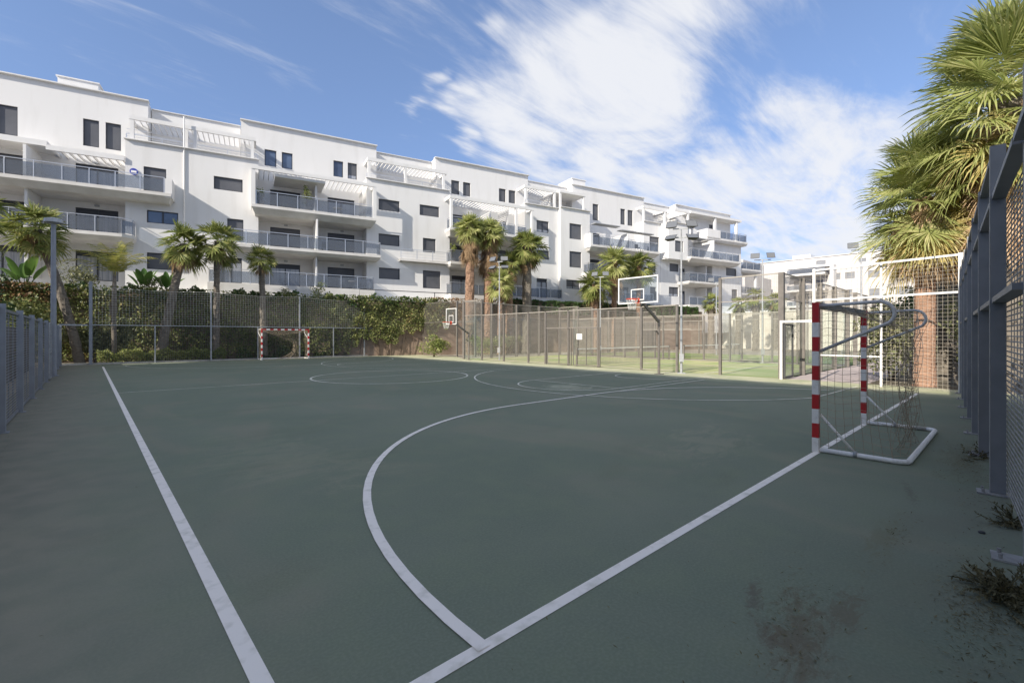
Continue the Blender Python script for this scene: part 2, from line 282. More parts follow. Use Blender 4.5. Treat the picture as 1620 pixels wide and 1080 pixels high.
# ---------------------------------------------------------------- builders
def tag(o, label=None, cat=None, group=None, kind=None):
    if label: o['label'] = label
    if cat: o['category'] = cat
    if group: o['group'] = group
    if kind: o['kind'] = kind
    return o
def empty(name, loc=(0, 0, 0), rz=0, label=None, cat=None, group=None):
    o = bpy.data.objects.new(name, None); COL.objects.link(o); o.location = loc; o.rotation_euler = (0, 0, rz); o.empty_display_size = .2
    return tag(o, label, cat, group)
def dup(root, loc, rz=None, label=None, group=None, scale=None):
    r = root.copy(); COL.objects.link(r); r.location = loc
    if rz is not None: r.rotation_euler = (0, 0, rz)
    if scale: r.scale = (scale, scale, scale)
    if label: r['label'] = label
    if group: r['group'] = group
    for ch in list(root.children):
        c = ch.copy(); COL.objects.link(c); c.parent = r
        for g in ch.children:
            d = g.copy(); COL.objects.link(d); d.parent = c
    return r
class MB:
    def __init__(s): s.v = []; s.f = []; s.mi = []; s.cur = 0
    def add(s, vs, fs):
        b = len(s.v); s.v += [tuple(p) for p in vs]; s.f += [tuple(b + i for i in q) for q in fs]; s.mi += [s.cur] * len(fs); return s
    def box(s, x0, x1, y0, y1, z0, z1):
        return s.add([(x0, y0, z0), (x1, y0, z0), (x1, y1, z0), (x0, y1, z0), (x0, y0, z1), (x1, y0, z1), (x1, y1, z1), (x0, y1, z1)],
                     [(0, 3, 2, 1), (4, 5, 6, 7), (0, 1, 5, 4), (1, 2, 6, 5), (2, 3, 7, 6), (3, 0, 4, 7)])
    def bar(s, p, q, w, h=None, up=(0, 0, 1)):
        """a rectangular bar between two points"""
        p = Vector(p); q = Vector(q); h = h or w; d = (q - p).normalized(); u = Vector(up)
        if abs(d.dot(u)) > .98: u = Vector((0, 1, 0))
        a = d.cross(u).normalized() * (w / 2); c = a.cross(d).normalized() * (h / 2)
        vs = [p - a - c, p + a - c, p + a + c, p - a + c, q - a - c, q + a - c, q + a + c, q - a + c]
        return s.add(vs, [(0, 1, 2, 3), (7, 6, 5, 4), (0, 4, 5, 1), (1, 5, 6, 2), (2, 6, 7, 3), (3, 7, 4, 0)])
    def tube(s, pts, r, n=8, caps=True):
        pts = [Vector(p) for p in pts]; rs = r if isinstance(r, (list, tuple)) else [r] * len(pts)
        b = len(s.v); prev = None
        for i, p in enumerate(pts):
            t = (pts[min(i + 1, len(pts) - 1)] - pts[max(i - 1, 0)]).normalized()
            if prev is None:
                u = Vector((0, 0, 1)) if abs(t.z) < .9 else Vector((1, 0, 0)); a = t.cross(u).normalized()
            else: a = (prev - t * prev.dot(t)).normalized()
            prev = a; c = t.cross(a)
            for k in range(n):
                an = 2 * pi * k / n; s.v.append(tuple(p + (a * cos(an) + c * sin(an)) * rs[i]))
        for i in range(len(pts) - 1):
            for k in range(n):
                s.f.append((b + i * n + k, b + i * n + (k + 1) % n, b + (i + 1) * n + (k + 1) % n, b + (i + 1) * n + k)); s.mi.append(s.cur)
        if caps:
            s.f.append(tuple(b + k for k in range(n))[::-1]); s.mi.append(s.cur)
            s.f.append(tuple(b + (len(pts) - 1) * n + k for k in range(n))); s.mi.append(s.cur)
        return s
    def build(s, name, mats, parent=None, smooth=False, loc=None, rz=None):
        me = bpy.data.meshes.new(name); me.from_pydata(s.v, [], s.f)
        if not isinstance(mats, (list, tuple)): mats = [mats]
        for m in mats: me.materials.append(m)
        if len(mats) > 1: me.polygons.foreach_set('material_index', s.mi)
        if smooth: me.polygons.foreach_set('use_smooth', [True] * len(me.polygons))
        me.update(); o = bpy.data.objects.new(name, me); COL.objects.link(o)
        if parent: o.parent = parent
        if loc: o.location = loc
        if rz is not None: o.rotation_euler = (0, 0, rz)
        return o
def npmesh(name, verts, faces_n, material, parent=None, loc=None):
    """verts (N*k,3) array, every k vertices one face (k = faces_n)"""
    n = len(verts) // faces_n; me = bpy.data.meshes.new(name)
    me.vertices.add(len(verts)); me.vertices.foreach_set('co', np.asarray(verts, np.float32).ravel())
    me.loops.add(n * faces_n); me.loops.foreach_set('vertex_index', np.arange(n * faces_n, dtype=np.int32))
    me.polygons.add(n); me.polygons.foreach_set('loop_start', np.arange(n, dtype=np.int32) * faces_n)
    me.materials.append(material); me.update(calc_edges=True); me.validate()
    o = bpy.data.objects.new(name, me); COL.objects.link(o)
    if parent: o.parent = parent
    if loc: o.location = loc
    return o
def leaves(pts, size, normal_bias=(0, 0, 1), bias=.6, aspect=.6, rng=RNG):
    """diamond leaves at the given points; returns (N*4,3)"""
    pts = np.asarray(pts, float); n = len(pts)
    nb = np.asarray(normal_bias, float); nrm = rng.normal(size=(n, 3)); nrm /= np.linalg.norm(nrm, axis=1)[:, None]
    nrm = nrm * (1 - bias) + nb * bias; nrm /= np.linalg.norm(nrm, axis=1)[:, None] + 1e-9
    t = rng.normal(size=(n, 3)); a = np.cross(nrm, t); a /= np.linalg.norm(a, axis=1)[:, None] + 1e-9; c = np.cross(nrm, a)
    sz = (size * rng.uniform(.4, 1.0, n) ** 1.0 * rng.choice([.8, 1.0, 1.7], n))[:, None]; w = sz * aspect
    q = np.stack([pts - a * sz * .5, pts + c * w * .5 - nrm * sz * .08, pts + a * sz * .5 - nrm * sz * .16, pts - c * w * .5 - nrm * sz * .08], 1)
    return q.reshape(-1, 3)

# ---------------------------------------------------------------- ground
g = MB(); g.add([(-400, -400, -.03), (900, -400, -.03), (900, 900, -.03), (-400, 900, -.03)], [(0, 1, 2, 3)])
tag(g.build('ground', M['sand']), kind='structure')
g = MB(); g.add([(-1.5, -1.2, 0), (18.95, -1.2, 0), (19.35, 5, 0), (19.3, 26, 0), (20.9, 29, 0), (20.9, 34.9, 0), (-1.5, 35.25, 0)], [(0, 1, 2, 3, 4, 5, 6)])
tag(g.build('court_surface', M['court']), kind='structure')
g = MB(); g.add([(-8, 35.3, -.012), (21, 34.95, -.012), (60, 26, -.012), (60, 32, -.012), (-8, 46, -.012)], [(0, 1, 2, 3, 4)])
tag(g.build('planting_strip_ground', M['soil']), kind='structure')
g = MB(); g.add([(19.0, 1.0, -.008), (60, 1.0, -.008), (60, 5.95, -.008), (19.0, 5.95, -.008)], [(0, 1, 2, 3)])
tag(g.build('path', M['pinkpath']), kind='structure')
g = MB(); g.add([(18.7, -8, -.016), (60, -8, -.016), (60, 3.4, -.004), (19.05, 3.4, -.004)], [(0, 1, 2, 3)])
tag(g.build('garden_ground', M['soil']), kind='structure')

# painted markings, 4 mm above the court
def band(mb, p, q, w, z=.004):
    p = Vector((*p, z)); q = Vector((*q, z)); d = (q - p).normalized(); a = Vector((-d.y, d.x, 0)) * w / 2
    k = max(1, int((q - p).length / 1.5))
    for i in range(k):
        u = p.lerp(q, i / k); v = p.lerp(q, (i + 1) / k); mb.add([u - a, v - a, v + a, u + a], [(0, 1, 2, 3)])
def arc(mb, cx, cy, r, a0, a1, w, z=.004):
    k = max(8, int(abs(a1 - a0) / 3)); pr = None
    for i in range(k + 1):
        a = R(a0 + (a1 - a0) * i / k); c = (cx + (r - w / 2) * cos(a), cy + (r - w / 2) * sin(a), z); d = (cx + (r + w / 2) * cos(a), cy + (r + w / 2) * sin(a), z)
        if pr: mb.add([pr[0], pr[1], d, c], [(0, 1, 2, 3)])
        pr = (c, d)
L1 = MB()
band(L1, (.60, 1.5), (.60, 32.2), .085); band(L1, (-.2, 1.87), (.557, 1.87), .08); band(L1, (.643, 1.87), (17.2, 1.87), .08)
arc(L1, 7.51, 1.88, 6, 180.25, 90, .08, .008); arc(L1, 10.47, 1.88, 6, 90, 18, .07, .008); band(L1, (7.52, 7.88), (10.46, 7.88), .08, .008)
tag(L1.build('handball_court_lines', M['line']), kind='structure')
L2 = MB()
band(L2, (.65, 17.15), (17.0, 17.05), .045); arc(L2, 9.0, 16.9, 3.0, 0, 360, .07, .008)
band(L2, (10.5, 7.84), (16.6, 7.70), .06, .012)
BC = (16.4, 9.9)
arc(L2, BC[0], BC[1], 6.85, 112, 248, .055, .012); band(L2, (13.83, 16.25), (18.2, 16.0), .05, .012); band(L2, (13.83, 3.55), (18, 3.4), .05, .012)
arc(L2, 11.9, 10.0, 1.8, 90, 270, .05, .016); band(L2, (11.9, 8.2), (18, 8.1), .05, .016); band(L2, (11.9, 11.8), (18, 11.8), .05, .016); band(L2, (11.9, 8.2), (11.9, 11.8), .05, .020)
arc(L2, 16.4, 9.9, 1.25, 90, 270, .05, .016)
arc(L2, 16.4, 24.8, 6.85, 112, 248, .04, .012); arc(L2, 11.9, 24.8, 1.8, 90, 270, .04, .016); band(L2, (11.9, 23), (18, 23), .04, .016); band(L2, (11.9, 26.6), (18, 26.6), .04, .016)
arc(L2, 7.51, 32.3, 6, 180, 270, .045, .012); arc(L2, 10.47, 32.3, 6, 270, 350, .045, .012); band(L2, (7.52, 26.3), (10.46, 26.3), .045, .012)
band(L2, (.7, 32.2), (17.2, 32.2), .05, .020); band(L2, (17.25, 1.9), (17.2, 32.2), .05, .024)
tag(L2.build('faded_court_lines', M['lineworn']), kind='structure')
K = MB(); K.box(-1.4, 20.9, 35.12, 35.27, -.02, .09)
tag(K.build('kerb', M['kerb']), kind='structure')

# ---------------------------------------------------------------- goals
def stripes(mb, x, y, z0, z1, w, start_red=True):
    """square post in red and white bands 20 cm high; materials 0 red, 1 white"""
    z = z1; red = True; first = True
    while z > z0 + .001:
        h = .28 if first else .20; zb = max(z0, z - h); mb.cur = 0 if red else 1
        mb.add([(x - w / 2, y - w / 2, zb), (x + w / 2, y - w / 2, zb), (x + w / 2, y + w / 2, zb), (x - w / 2, y + w / 2, zb),
                (x - w / 2, y - w / 2, z), (x + w / 2, y - w / 2, z), (x + w / 2, y + w / 2, z), (x - w / 2, y + w / 2, z)],
               [(0, 1, 5, 4), (1, 2, 6, 5), (2, 3, 7, 6), (3, 0, 4, 7)] + ([(4, 5, 6, 7)] if first else []) + ([(0, 3, 2, 1)] if zb == z0 else []))
        z = zb; red = not red; first = False
def goal(loc, rz, label, cell=.1, rope=.0029, width=3.0, seed=1):
    """local frame: goal mouth along x from 0 to width, net towards -y"""
    r = empty('handball_goal', loc, rz, label, 'goal', 'striped handball goals')
    for x in (0, width):
        p = MB(); stripes(p, x, 0, 0.0, 2.08, .08); p.build('post', [M['red'], M['white']], r)
    c = MB(); n = 13
    for i in range(n):
        c.cur = 0 if i % 2 == 0 else 1
        x0 = .041 + (width - .082) * i / n; x1 = .041 + (width - .082) * (i + 1) / n
        c.add([(x0, .04, 2.0), (x1, .04, 2.0), (x1, .04, 2.08), (x0, .04, 2.08)], [(1, 0, 3, 2)])
    c.cur = 2; a = .041; b = width - .041
    c.add([(a, -.04, 2.0), (b, -.04, 2.0), (b, -.04, 2.08), (a, -.04, 2.08), (a, .04, 2.0), (b, .04, 2.0), (b, .04, 2.08), (a, .04, 2.08)],
          [(0, 1, 2, 3), (3, 2, 6, 7), (0, 4, 5, 1)])
    c.build('crossbar', [M['red'], M['white'], M['barback']], r)
    for x in (0, width):
        t = MB(); pts = [(x, -.04, 2.03), (x, -.70, 2.055)]
        for k in range(1, 9):
            an = R(90 - k * 17.5); pts.append((x, -.70 - .155 * cos(an), 1.90 + .155 * sin(an)))
        pts += [(x, -.045, 1.40)]
        t.tube(pts, .022, 8); t.build('net_hoop', M['tube'], r, True)
        d = MB(); d.tube([(x + (.03 if x == 0 else -.03), -.045, .52), (x, -.45, .06)], .017, 8); d.build('brace', M['white'], r, True)
        q = MB(); q.tube([(x, -.47, .045), (x, -.43, .045)], .043, 8); q.build('clamp', M['galv'], r, True)
    f = MB(); pts = [(0, -.045, .035), (0, -.86, .035)]
    for k in range(1, 6): an = R(k * 18); pts.append((.12 - .12 * cos(an), -.86 - .12 * sin(an), .035))
    for k in range(0, 6): an = R(k * 18); pts.append((width - .12 + .12 * sin(an), -.86 - .12 * cos(an), .035))
    pts += [(width, -.86, .035), (width, -.045, .035)]
    f.tube(pts, .033, 10); f.build('ground_frame', M['white'], r, True)
    # net: two side sheets and a slack back sheet that is gathered near one end
    nt = MB(); rg = random.Random(seed)
    def strand(ps): nt.tube(ps, rope, 3, False)
    def grid(fn, nu, nv):
        P = [[fn(i / nu, j / nv) for j in range(nv + 1)] for i in range(nu + 1)]
        for i in range(nu + 1): strand(P[i])
        for j in range(nv + 1): strand([P[i][j] for i in range(nu + 1)])
    def side(x):
        def fn(u, v):   # u 0 post .. 1 back, v 0 top .. 1 ground
            top = 2.0 - .25 * max(0, u - .8); dep = .05 + u * (.80 - .10 * sin(pi * v))
            return (x + .03 * sin(7 * u + 5 * v) * sin(pi * v), -dep, top * (1 - v) + .02 * v + .02 * sin(9 * u + 3 * v))
        return fn
    grid(side(0), 8, max(8, int(2 / cell))); grid(side(width), 8, max(8, int(2 / cell)))
    def back(u, v):
        x = width * u; w = 1 - .90 * min(1, (v / .38)) ** 1.0 if v < .38 else .10 + .45 * max(0, (v - .72) / .28) ** 1.5
        xc = .52; xx = xc + (x - xc) * w
        y = -.82 - .10 * sin(pi * v) + .06 * sin(11 * u + 9 * v) - .12 * (1 - w) * 0
        z = 2.0 * (1 - v) ** 1.05 + .02 - .22 * sin(pi * u) * (1 - v) * min(1, v * 9 + .25)
        return (xx + .025 * sin(17 * u + 13 * v), y + .06 * sin(23 * u), max(.012, z + .03 * sin(29 * u) * sin(pi * v)))
    grid(back, int(width / .18), 18)
    def roof(u, v):     # slack strands from the crossbar to the hoops
        return (width * u, -.05 - .75 * v, 2.0 - .32 * sin(pi * u) * v - .03 * sin(12 * u))
    grid(roof, int(width / .14), 6)
    nt.build('net', M['rope'], r)
    return r
goal((7.5, 1.89, 0), 0, 'near red and white striped goal with slack brown net standing at right foreground')
goal((11.55, 33.9, 0), pi, 'far red and white striped goal in front of the ivy wall and net fence', rope=.005, seed=3)

# ---------------------------------------------------------------- wire panels
def wires_h(mb, p, q, z0, z1, step, th):
    z = z0
    while z <= z1 + 1e-6: mb.bar((*p, z), (*q, z), th, th); z += step
def wires_v(mb, p, q, z0, z1, step, th):
    P = Vector((*p, 0)); Q = Vector((*q, 0)); L = (Q - P).length; n = max(1, int(L / step))
    for i in range(n + 1):
        c = P.lerp(Q, i / n); mb.bar((c.x, c.y, z0), (c.x, c.y, z1), th, th)

# left fence: blue-grey posts with close horizontal wires
lf = empty('metal_fence', (-1.05, 5.7, 0), 0, 'low blue-grey metal fence with close horizontal wires along the left side of the court', 'fence')
ys = [5.7 + 2.85 * k for k in range(11)]
for y in ys:
    p = MB(); p.box(-.05, .05, y - 5.7 - .05, y - 5.7 + .05, .012, 2.15); p.box(-.09, .09, y - 5.7 - .09, y - 5.7 + .09, 0.0, .012)
    p.build('post', M['bluegrey2'], lf)
for a, b in zip(ys[:-1], ys[1:]):
    a -= 5.7; b -= 5.7
    p = MB(); z = .08
    while z < 2.02: p.bar((-.03, a + .05, z), (-.03, b - .05, z), .006, .012); z += .055
    for yy in (a + .75, a + 1.45, a + 2.15): p.bar((-.045, yy, .06), (-.045, yy, 2.04), .02, .008)
    p.box(-.05, -.01, a + .05, b - .05, 2.04, 2.09); p.box(-.05, -.01, a + .05, b - .05, .03, .07)
    p.build('wire_panel', M['bluegrey'], lf)
gt = empty('metal_gate', (-1.0, 24.0, 0), 0, 'narrow galvanised gate leaf standing in the left metal fence', 'gate')
p = MB(); p.box(-.02, .02, -.5, -.46, .06, 2.1); p.box(-.02, .02, .46, .5, .06, 2.1); p.box(-.02, .02, -.46, .46, 2.06, 2.1); p.box(-.02, .02, -.46, .46, .06, .1); p.box(-.02, .02, -.46, .46, 1.0, 1.04)
p.build('gate_frame', M['galv'], gt)
p = MB(); wires_h(p, (0, -.46), (0, .46), .12, 2.04, .055, .006); p.build('wire_panel', M['wired'], gt)
gf = empty('gate_frame', (0, 35, 0), 0, 'open grey gateway frame at the far left corner below the tall post', 'gateway')
p = MB(); p.box(-1.14, -1.05, -.045, .045, 0, 2.25); p.build('jamb', M['galv'], gf)
p = MB(); p.box(-1.05, .02, -.04, .04, 2.17, 2.25); p.build('lintel', M['galv'], gf)

gw = empty('garden_wall', (-2.2, -6, 0), 0, 'dull brown masonry wall close behind the wires of the left fence', 'wall')
m = MB(); m.box(0, .2, 0, 40.5, -.02, 1.9); m.build('wall', M['tan2'], gw)
# tall net fence across the far end
nf = empty('net_fence', (0, 35.0, 0), 0, 'tall net fence on galvanised posts across the far end in front of the ivy', 'fence')
px_ = [.14, 5.86, 11.3, 16.2, 20.8]
for x in px_:
    p = MB(); w = .075 if x < 1 else .04; p.box(x - w, x + w, -w, w, 0, 4.45 if x > 1 else 4.65); p.build('post', M['bluegrey2'] if x < 1 else M['galv'], nf)
for a, b in zip(px_[:-1], px_[1:]):
    m = (a + b) / 2
    p = MB(); p.box(m - .03, m + .03, -.03, .03, 0, 2.2); p.build('short_post', M['galv'], nf)
    p = MB(); p.box(a + .045, b - .045, -.022, .022, 2.2, 2.245); p.build('rail', M['galv'], nf)
    p = MB(); wires_h(p, (a, .0), (b, .0), .1, 2.15, .10, .005); wires_v(p, (a, .0), (b, .0), .05, 2.19, .10, .005); p.build('wire_mesh', M['wired'], nf)
    p = MB(); rg = random.Random(int(a)); nx = int((b - a) / .15); nz = 15
    def npnt(i, j):
        u = i / nx; v = j / nz; return (a + .04 + (b - a - .08) * u, .04 * sin(6 * u + 4 * v), 2.25 + 2.15 * v - .10 * sin(pi * u) * v)
    for i in range(nx + 1): p.tube([npnt(i, j) for j in range(nz + 1)], .0045, 3, False)
    for j in range(nz + 1): p.tube([npnt(i, j) for i in range(0, nx + 1)], .0045 if j < nz else .009, 3, False)
    p.build('net', M['wrope'], nf)

# corner and side wire fence (taupe) behind the far basket, then along the padel court
cf = empty('wire_fence', (20.9, 34.9, 0), 0, 'taupe wire fence panel on tall posts turning the corner behind the far basket', 'fence')
cps = [(0, -.3), (0, -5.9), (.75, -7.2)]
for x, y in cps:
    p = MB(); p.box(x - .06, x + .06, y - .06, y + .06, 0, 4.3); p.build('post', M['post'], cf)
for a, b in zip(cps[:-1], cps[1:]):
    p = MB(); wires_h(p, a, b, .1, 4.25, .10, .006); wires_v(p, a, b, .05, 4.28, .10, .006); p.build('wire_mesh', M['wire'], cf)
    p = MB(); p.bar((*a, 4.3), (*b, 4.3), .05); p.bar((*a, 2.7), (*b, 2.7), .05); p.build('rail', M['post'], cf)

# ---------------------------------------------------------------- padel courts
def padel(x0, x1, y0, y1, label, fine=.06, th=.0045):
    r = empty('padel_court_cage', (x0, y0, 0), 0, label, 'court cage', 'padel court cages')
    W = x1 - x0; D = y1 - y0
    def post(x, y, h, w=.05, dx=None): 
        p = MB(); p.box(x - w, x + w, y - (dx or w), y + (dx or w), 0, h); p.build('post', M['post'], r)
    for k in range(1, 5):                       # glass end walls
        for yy in (0, D): post(W * k / 4 - (0 if k < 4 else 0), yy, 4.0, .05, .10)
    post(0, 0, 4.0, .09, .09); post(0, D, 4.0, .06, .10)
    sides = [2.3, 4.2, 6.0, 8.5, 10.5, 12.2, 13.6, 15.8, 18.0]
    for i, yy in enumerate(sides):
        hh = 4.0 if yy < 3 or yy > 17 else 3.0
        post(0, yy, hh, .05, .05)
        if i % 2 == 0: post(W, yy, hh, .05, .05)
    def panel(p, q, z0, z1, name='wire_mesh'):
        m = MB(); wires_h(m, p, q, z0, z1, fine, th); wires_v(m, p, q, z0, z1, fine, th)
        m.bar((*p, z1), (*q, z1), .045); m.bar((*p, z0), (*q, z0), .03); m.build(name, M['wire'], r)
    def glass(p, q):
        g_ = MB(); P = Vector((*p, 0)); Q = Vector((*q, 0)); d = (Q - P).normalized(); a = Vector((-d.y, d.x, 0)) * .006
        g_.add([P - a + Vector((0, 0, .04)), Q - a + Vector((0, 0, .04)), Q - a + Vector((0, 0, 2.95)), P - a + Vector((0, 0, 2.95)),
                P + a + Vector((0, 0, .04)), Q + a + Vector((0, 0, .04)), Q + a + Vector((0, 0, 2.95)), P + a + Vector((0, 0, 2.95))],
               [(0, 1, 2, 3), (7, 6, 5, 4), (0, 4, 5, 1), (3, 2, 6, 7), (1, 5, 6, 2), (0, 3, 7, 4)]); g_.build('glass_panel', M['pglass'], r)
    for yy in (0, D):
        for k in range(4): glass((W * k / 4 + .06, yy), (W * (k + 1) / 4 - .06, yy)); panel((W * k / 4, yy), (W * (k + 1) / 4, yy), 3.0, 3.98)
    for x in (0, W):
        glass((x, .10), (x, 2.2)); glass((x, D - 1.95), (x, D - .12))
        panel((x, 0), (x, 2.3), 3.0, 3.98); panel((x, D - 2), (x, D), 3.0, 3.98)
        panel((x, 2.3), (x, 8.5), .06, 2.98) if x > 0 else panel((x, 4.2), (x, 8.5), .06, 2.98)
        panel((x, 8.5), (x, 8.55), 2.0, 2.98)
        panel((x, 8.5), (x, 12.2), 2.05, 2.98); panel((x, 12.2), (x, D - 2), .06, 2.98)
    # playing net
    m = MB(); wires_h(m, (.1, D / 2), (W - .1, D / 2), .06, .86, .05, .004); wires_v(m, (.1, D / 2), (W - .1, D / 2), .06, .86, .06, .004); m.build('court_net', M['dark'], r)
    m = MB(); m.bar((.1, D / 2, .90), (W - .1, D / 2, .90), .03, .07); m.build('net_tape', M['white'], r)
    for x in (.1, W - .1):
        m = MB(); m.box(x - .04, x + .04, D / 2 - .04, D / 2 + .04, 0, .98); m.build('net_post', M['post'], r)
    return r
padel(19.3, 29.3, 5.98, 25.98, 'nearer padel cage of taupe posts, mesh and glass at the sunlit court edge')
padel(31.2, 41.2, 6.0, 26.0, 'farther padel cage of taupe posts and wire mesh behind the first one', .12, .006)
for i, x in enumerate((19.3, 31.2)):
    g = MB(); g.add([(x + .03, 6.03, .004), (x + 9.97, 6.03, .004), (x + 9.97, 25.95, .004), (x + .03, 25.95, .004)], [(0, 1, 2, 3)])
    tag(g.build('turf', M['turf2'] if i == 0 else M['turf']), kind='structure')
    g = MB(); band(g, (x + .1, 9.0), (x + 9.9, 9.0), .06, .009); band(g, (x + .1, 22.9), (x + 9.9, 22.9), .06, .009); band(g, (x + 5, 9.05), (x + 5, 22.85), .06, .009)
    tag(g.build('turf_lines', M['white']), kind='structure')
# gate panels in the middle opening of the near cage
for i, (y, lab) in enumerate(((15.2, 'grey gate leaf with a small white notice in the side of the near padel cage'), (17.1, 'grey gate leaf without a notice in the side of the near padel cage'))):
    r = empty('mesh_gate', (19.22, y, 0), 0, lab, 'gate', 'gate leaves of the near padel cage')
    m = MB(); m.box(-.02, .02, -.9, -.85, .04, 2.05); m.box(-.02, .02, .85, .9, .04, 2.05); m.box(-.02, .02, -.85, .85, 2.0, 2.05); m.box(-.02, .02, -.85, .85, .04, .09); m.box(-.02, .02, -.02, .02, .09, 2.0)
    m.build('gate_frame', M['post'], r)
    m = MB(); wires_h(m, (0, -.85), (0, .85), .12, 1.98, .06, .004); wires_v(m, (0, -.85), (0, .85), .1, 2, .06, .004); m.build('wire_mesh', M['wire'], r)
    if i == 0:
        m = MB(); m.box(-.035, -.03, .25, .62, 1.42, 1.72); tag(m.build('notice', M['white']), 'small white notice fixed to the mesh of the padel gate', 'sign'); bpy.data.objects['notice'].location = r.location
# white door frame between the cage and the net panel
r = empty('door_frame', (19.0, 5.4, 0), 0, 'white doorway frame with open dark framed leaf beside the striped goal', 'doorway')
m = MB(); m.box(-.04, .04, .46, .54, 0, 2.1); m.build('jamb', M['white'], r)
m = MB(); m.box(-.04, .04, -.62, .54, 2.1, 2.18); m.build('lintel', M['white'], r)
lf2 = MB(); lf2.box(.05, .09, .38, .44, .05, 2.05); lf2.box(.95, .99, .38, .44, .05, 2.05); lf2.box(.09, .95, .38, .44, 2.0, 2.05); lf2.box(.09, .95, .38, .44, .05, .1)
lf2.build('door', M['dark'], r)
m = MB(); m.add([(.09, .41, .1), (.95, .41, .1), (.95, .41, 2.0), (.09, .41, 2.0)], [(0, 1, 2, 3)]); m.build('pane', M['pglass'], r)

# net panel behind the near goal, at the right end
nr = empty('net_fence', (18.6, 1.0, 0), 0, 'white framed net fence panel between the striped goal and the big palms', 'fence')
for x, y, w in ((.15, 3.78, .04), (0, 1.9, .03), (-.5, .05, .05)):
    p = MB(); p.box(x - w, x + w, y - w, y + w, 0, 3.95); p.build('post', M['white'], nr)
for z in (3.9, 2.85):
    p = MB(); p.bar((.15, 3.74, z), (-.5, .10, z), .05, .06); p.build('rail', M['white'], nr)
p = MB(); p.bar((.15, 3.74, .95), (0, 1.93, .95), .04); p.build('rail', M['white'], nr)
p = MB(); A_ = Vector((.0, 1.87, 0)); B_ = Vector((-.49, .1, 0))
for i in range(17): c = A_.lerp(B_, i / 16); p.bar((c.x, c.y, .05), (c.x, c.y, 3.87), .005)
z = .08
while z < 3.88: p.bar((A_.x, A_.y, z), (B_.x, B_.y, z), .005); z += .11
p.build('net', M['netcord'], nr)
p = MB(); A_ = Vector((.15, 3.74, 0)); B_ = Vector((0, 1.93, 0))
for i in range(13): c = A_.lerp(B_, i / 12); p.bar((c.x, c.y, 1.0), (c.x, c.y, 3.87), .006)
z = 1.05
while z < 3.88: p.bar((A_.x, A_.y, z), (B_.x, B_.y, z), .006); z += .14
p.build('net', M['netcord'], nr)

# tall right fence of deep blue-grey steel posts
rf = empty('steel_fence', (.80, -.30, 0), math.atan2(1.07 + .30, 18.05 - .80), 'tall dark blue-grey steel fence with deep posts and sloping rails at the right', 'fence')
LEN = math.hypot(17.25, 1.37)
xs = [0, 2.0, 4.12, 6.05, 8.1, 10.0, 11.95, 13.8, 15.6, 17.2]
for x in xs:
    off = -.068 if x < 5 else 0
    p = MB(); p.box(x - .035, x + .035, -.11 + off, off, .02, 3.55); p.cur = 1; p.box(x - .036, x + .036, off + .0005, off + .006, .02, 3.55)  # second box: paler front strip, painting the light the post edge catches
    p.build('post', [M['bluegrey'], M['edge']], rf)
    p = MB(); p.box(x - .09, x + .09, -.16, .10, .002, .016); p.tube([(x + .06, .055, .016), (x + .06, .055, .05)], .012, 6); p.tube([(x - .06, .055, .016), (x - .06, .055, .05)], .012, 6)
    p.build('base_plate', M['edge'], rf)
for k, (a, b) in enumerate(zip(xs[:-1], xs[1:])):
    for z in (([3.46] if k > 2 else []) + [3.0] + ([1.95] if k % 2 == 0 or k == 3 else [])):
        p = MB(); p.box(a + .036, b - .036, -.108, -.008, z, z + (.05)); p.build('rail', M['bluegrey'] , rf)
    p = MB(); z = .06
    while z < 2.96:
        p.bar((a, -.122, z), (b, -.122, z), .006, .012); z += .05
    for q in range(1, 8): p.bar((a + (b - a) * q / 8, -.130, .04), (a + (b - a) * q / 8, -.130, 2.98), .006)
    p.build('wire_panel', M['edge'] if k < 20 else M['wired'], rf)

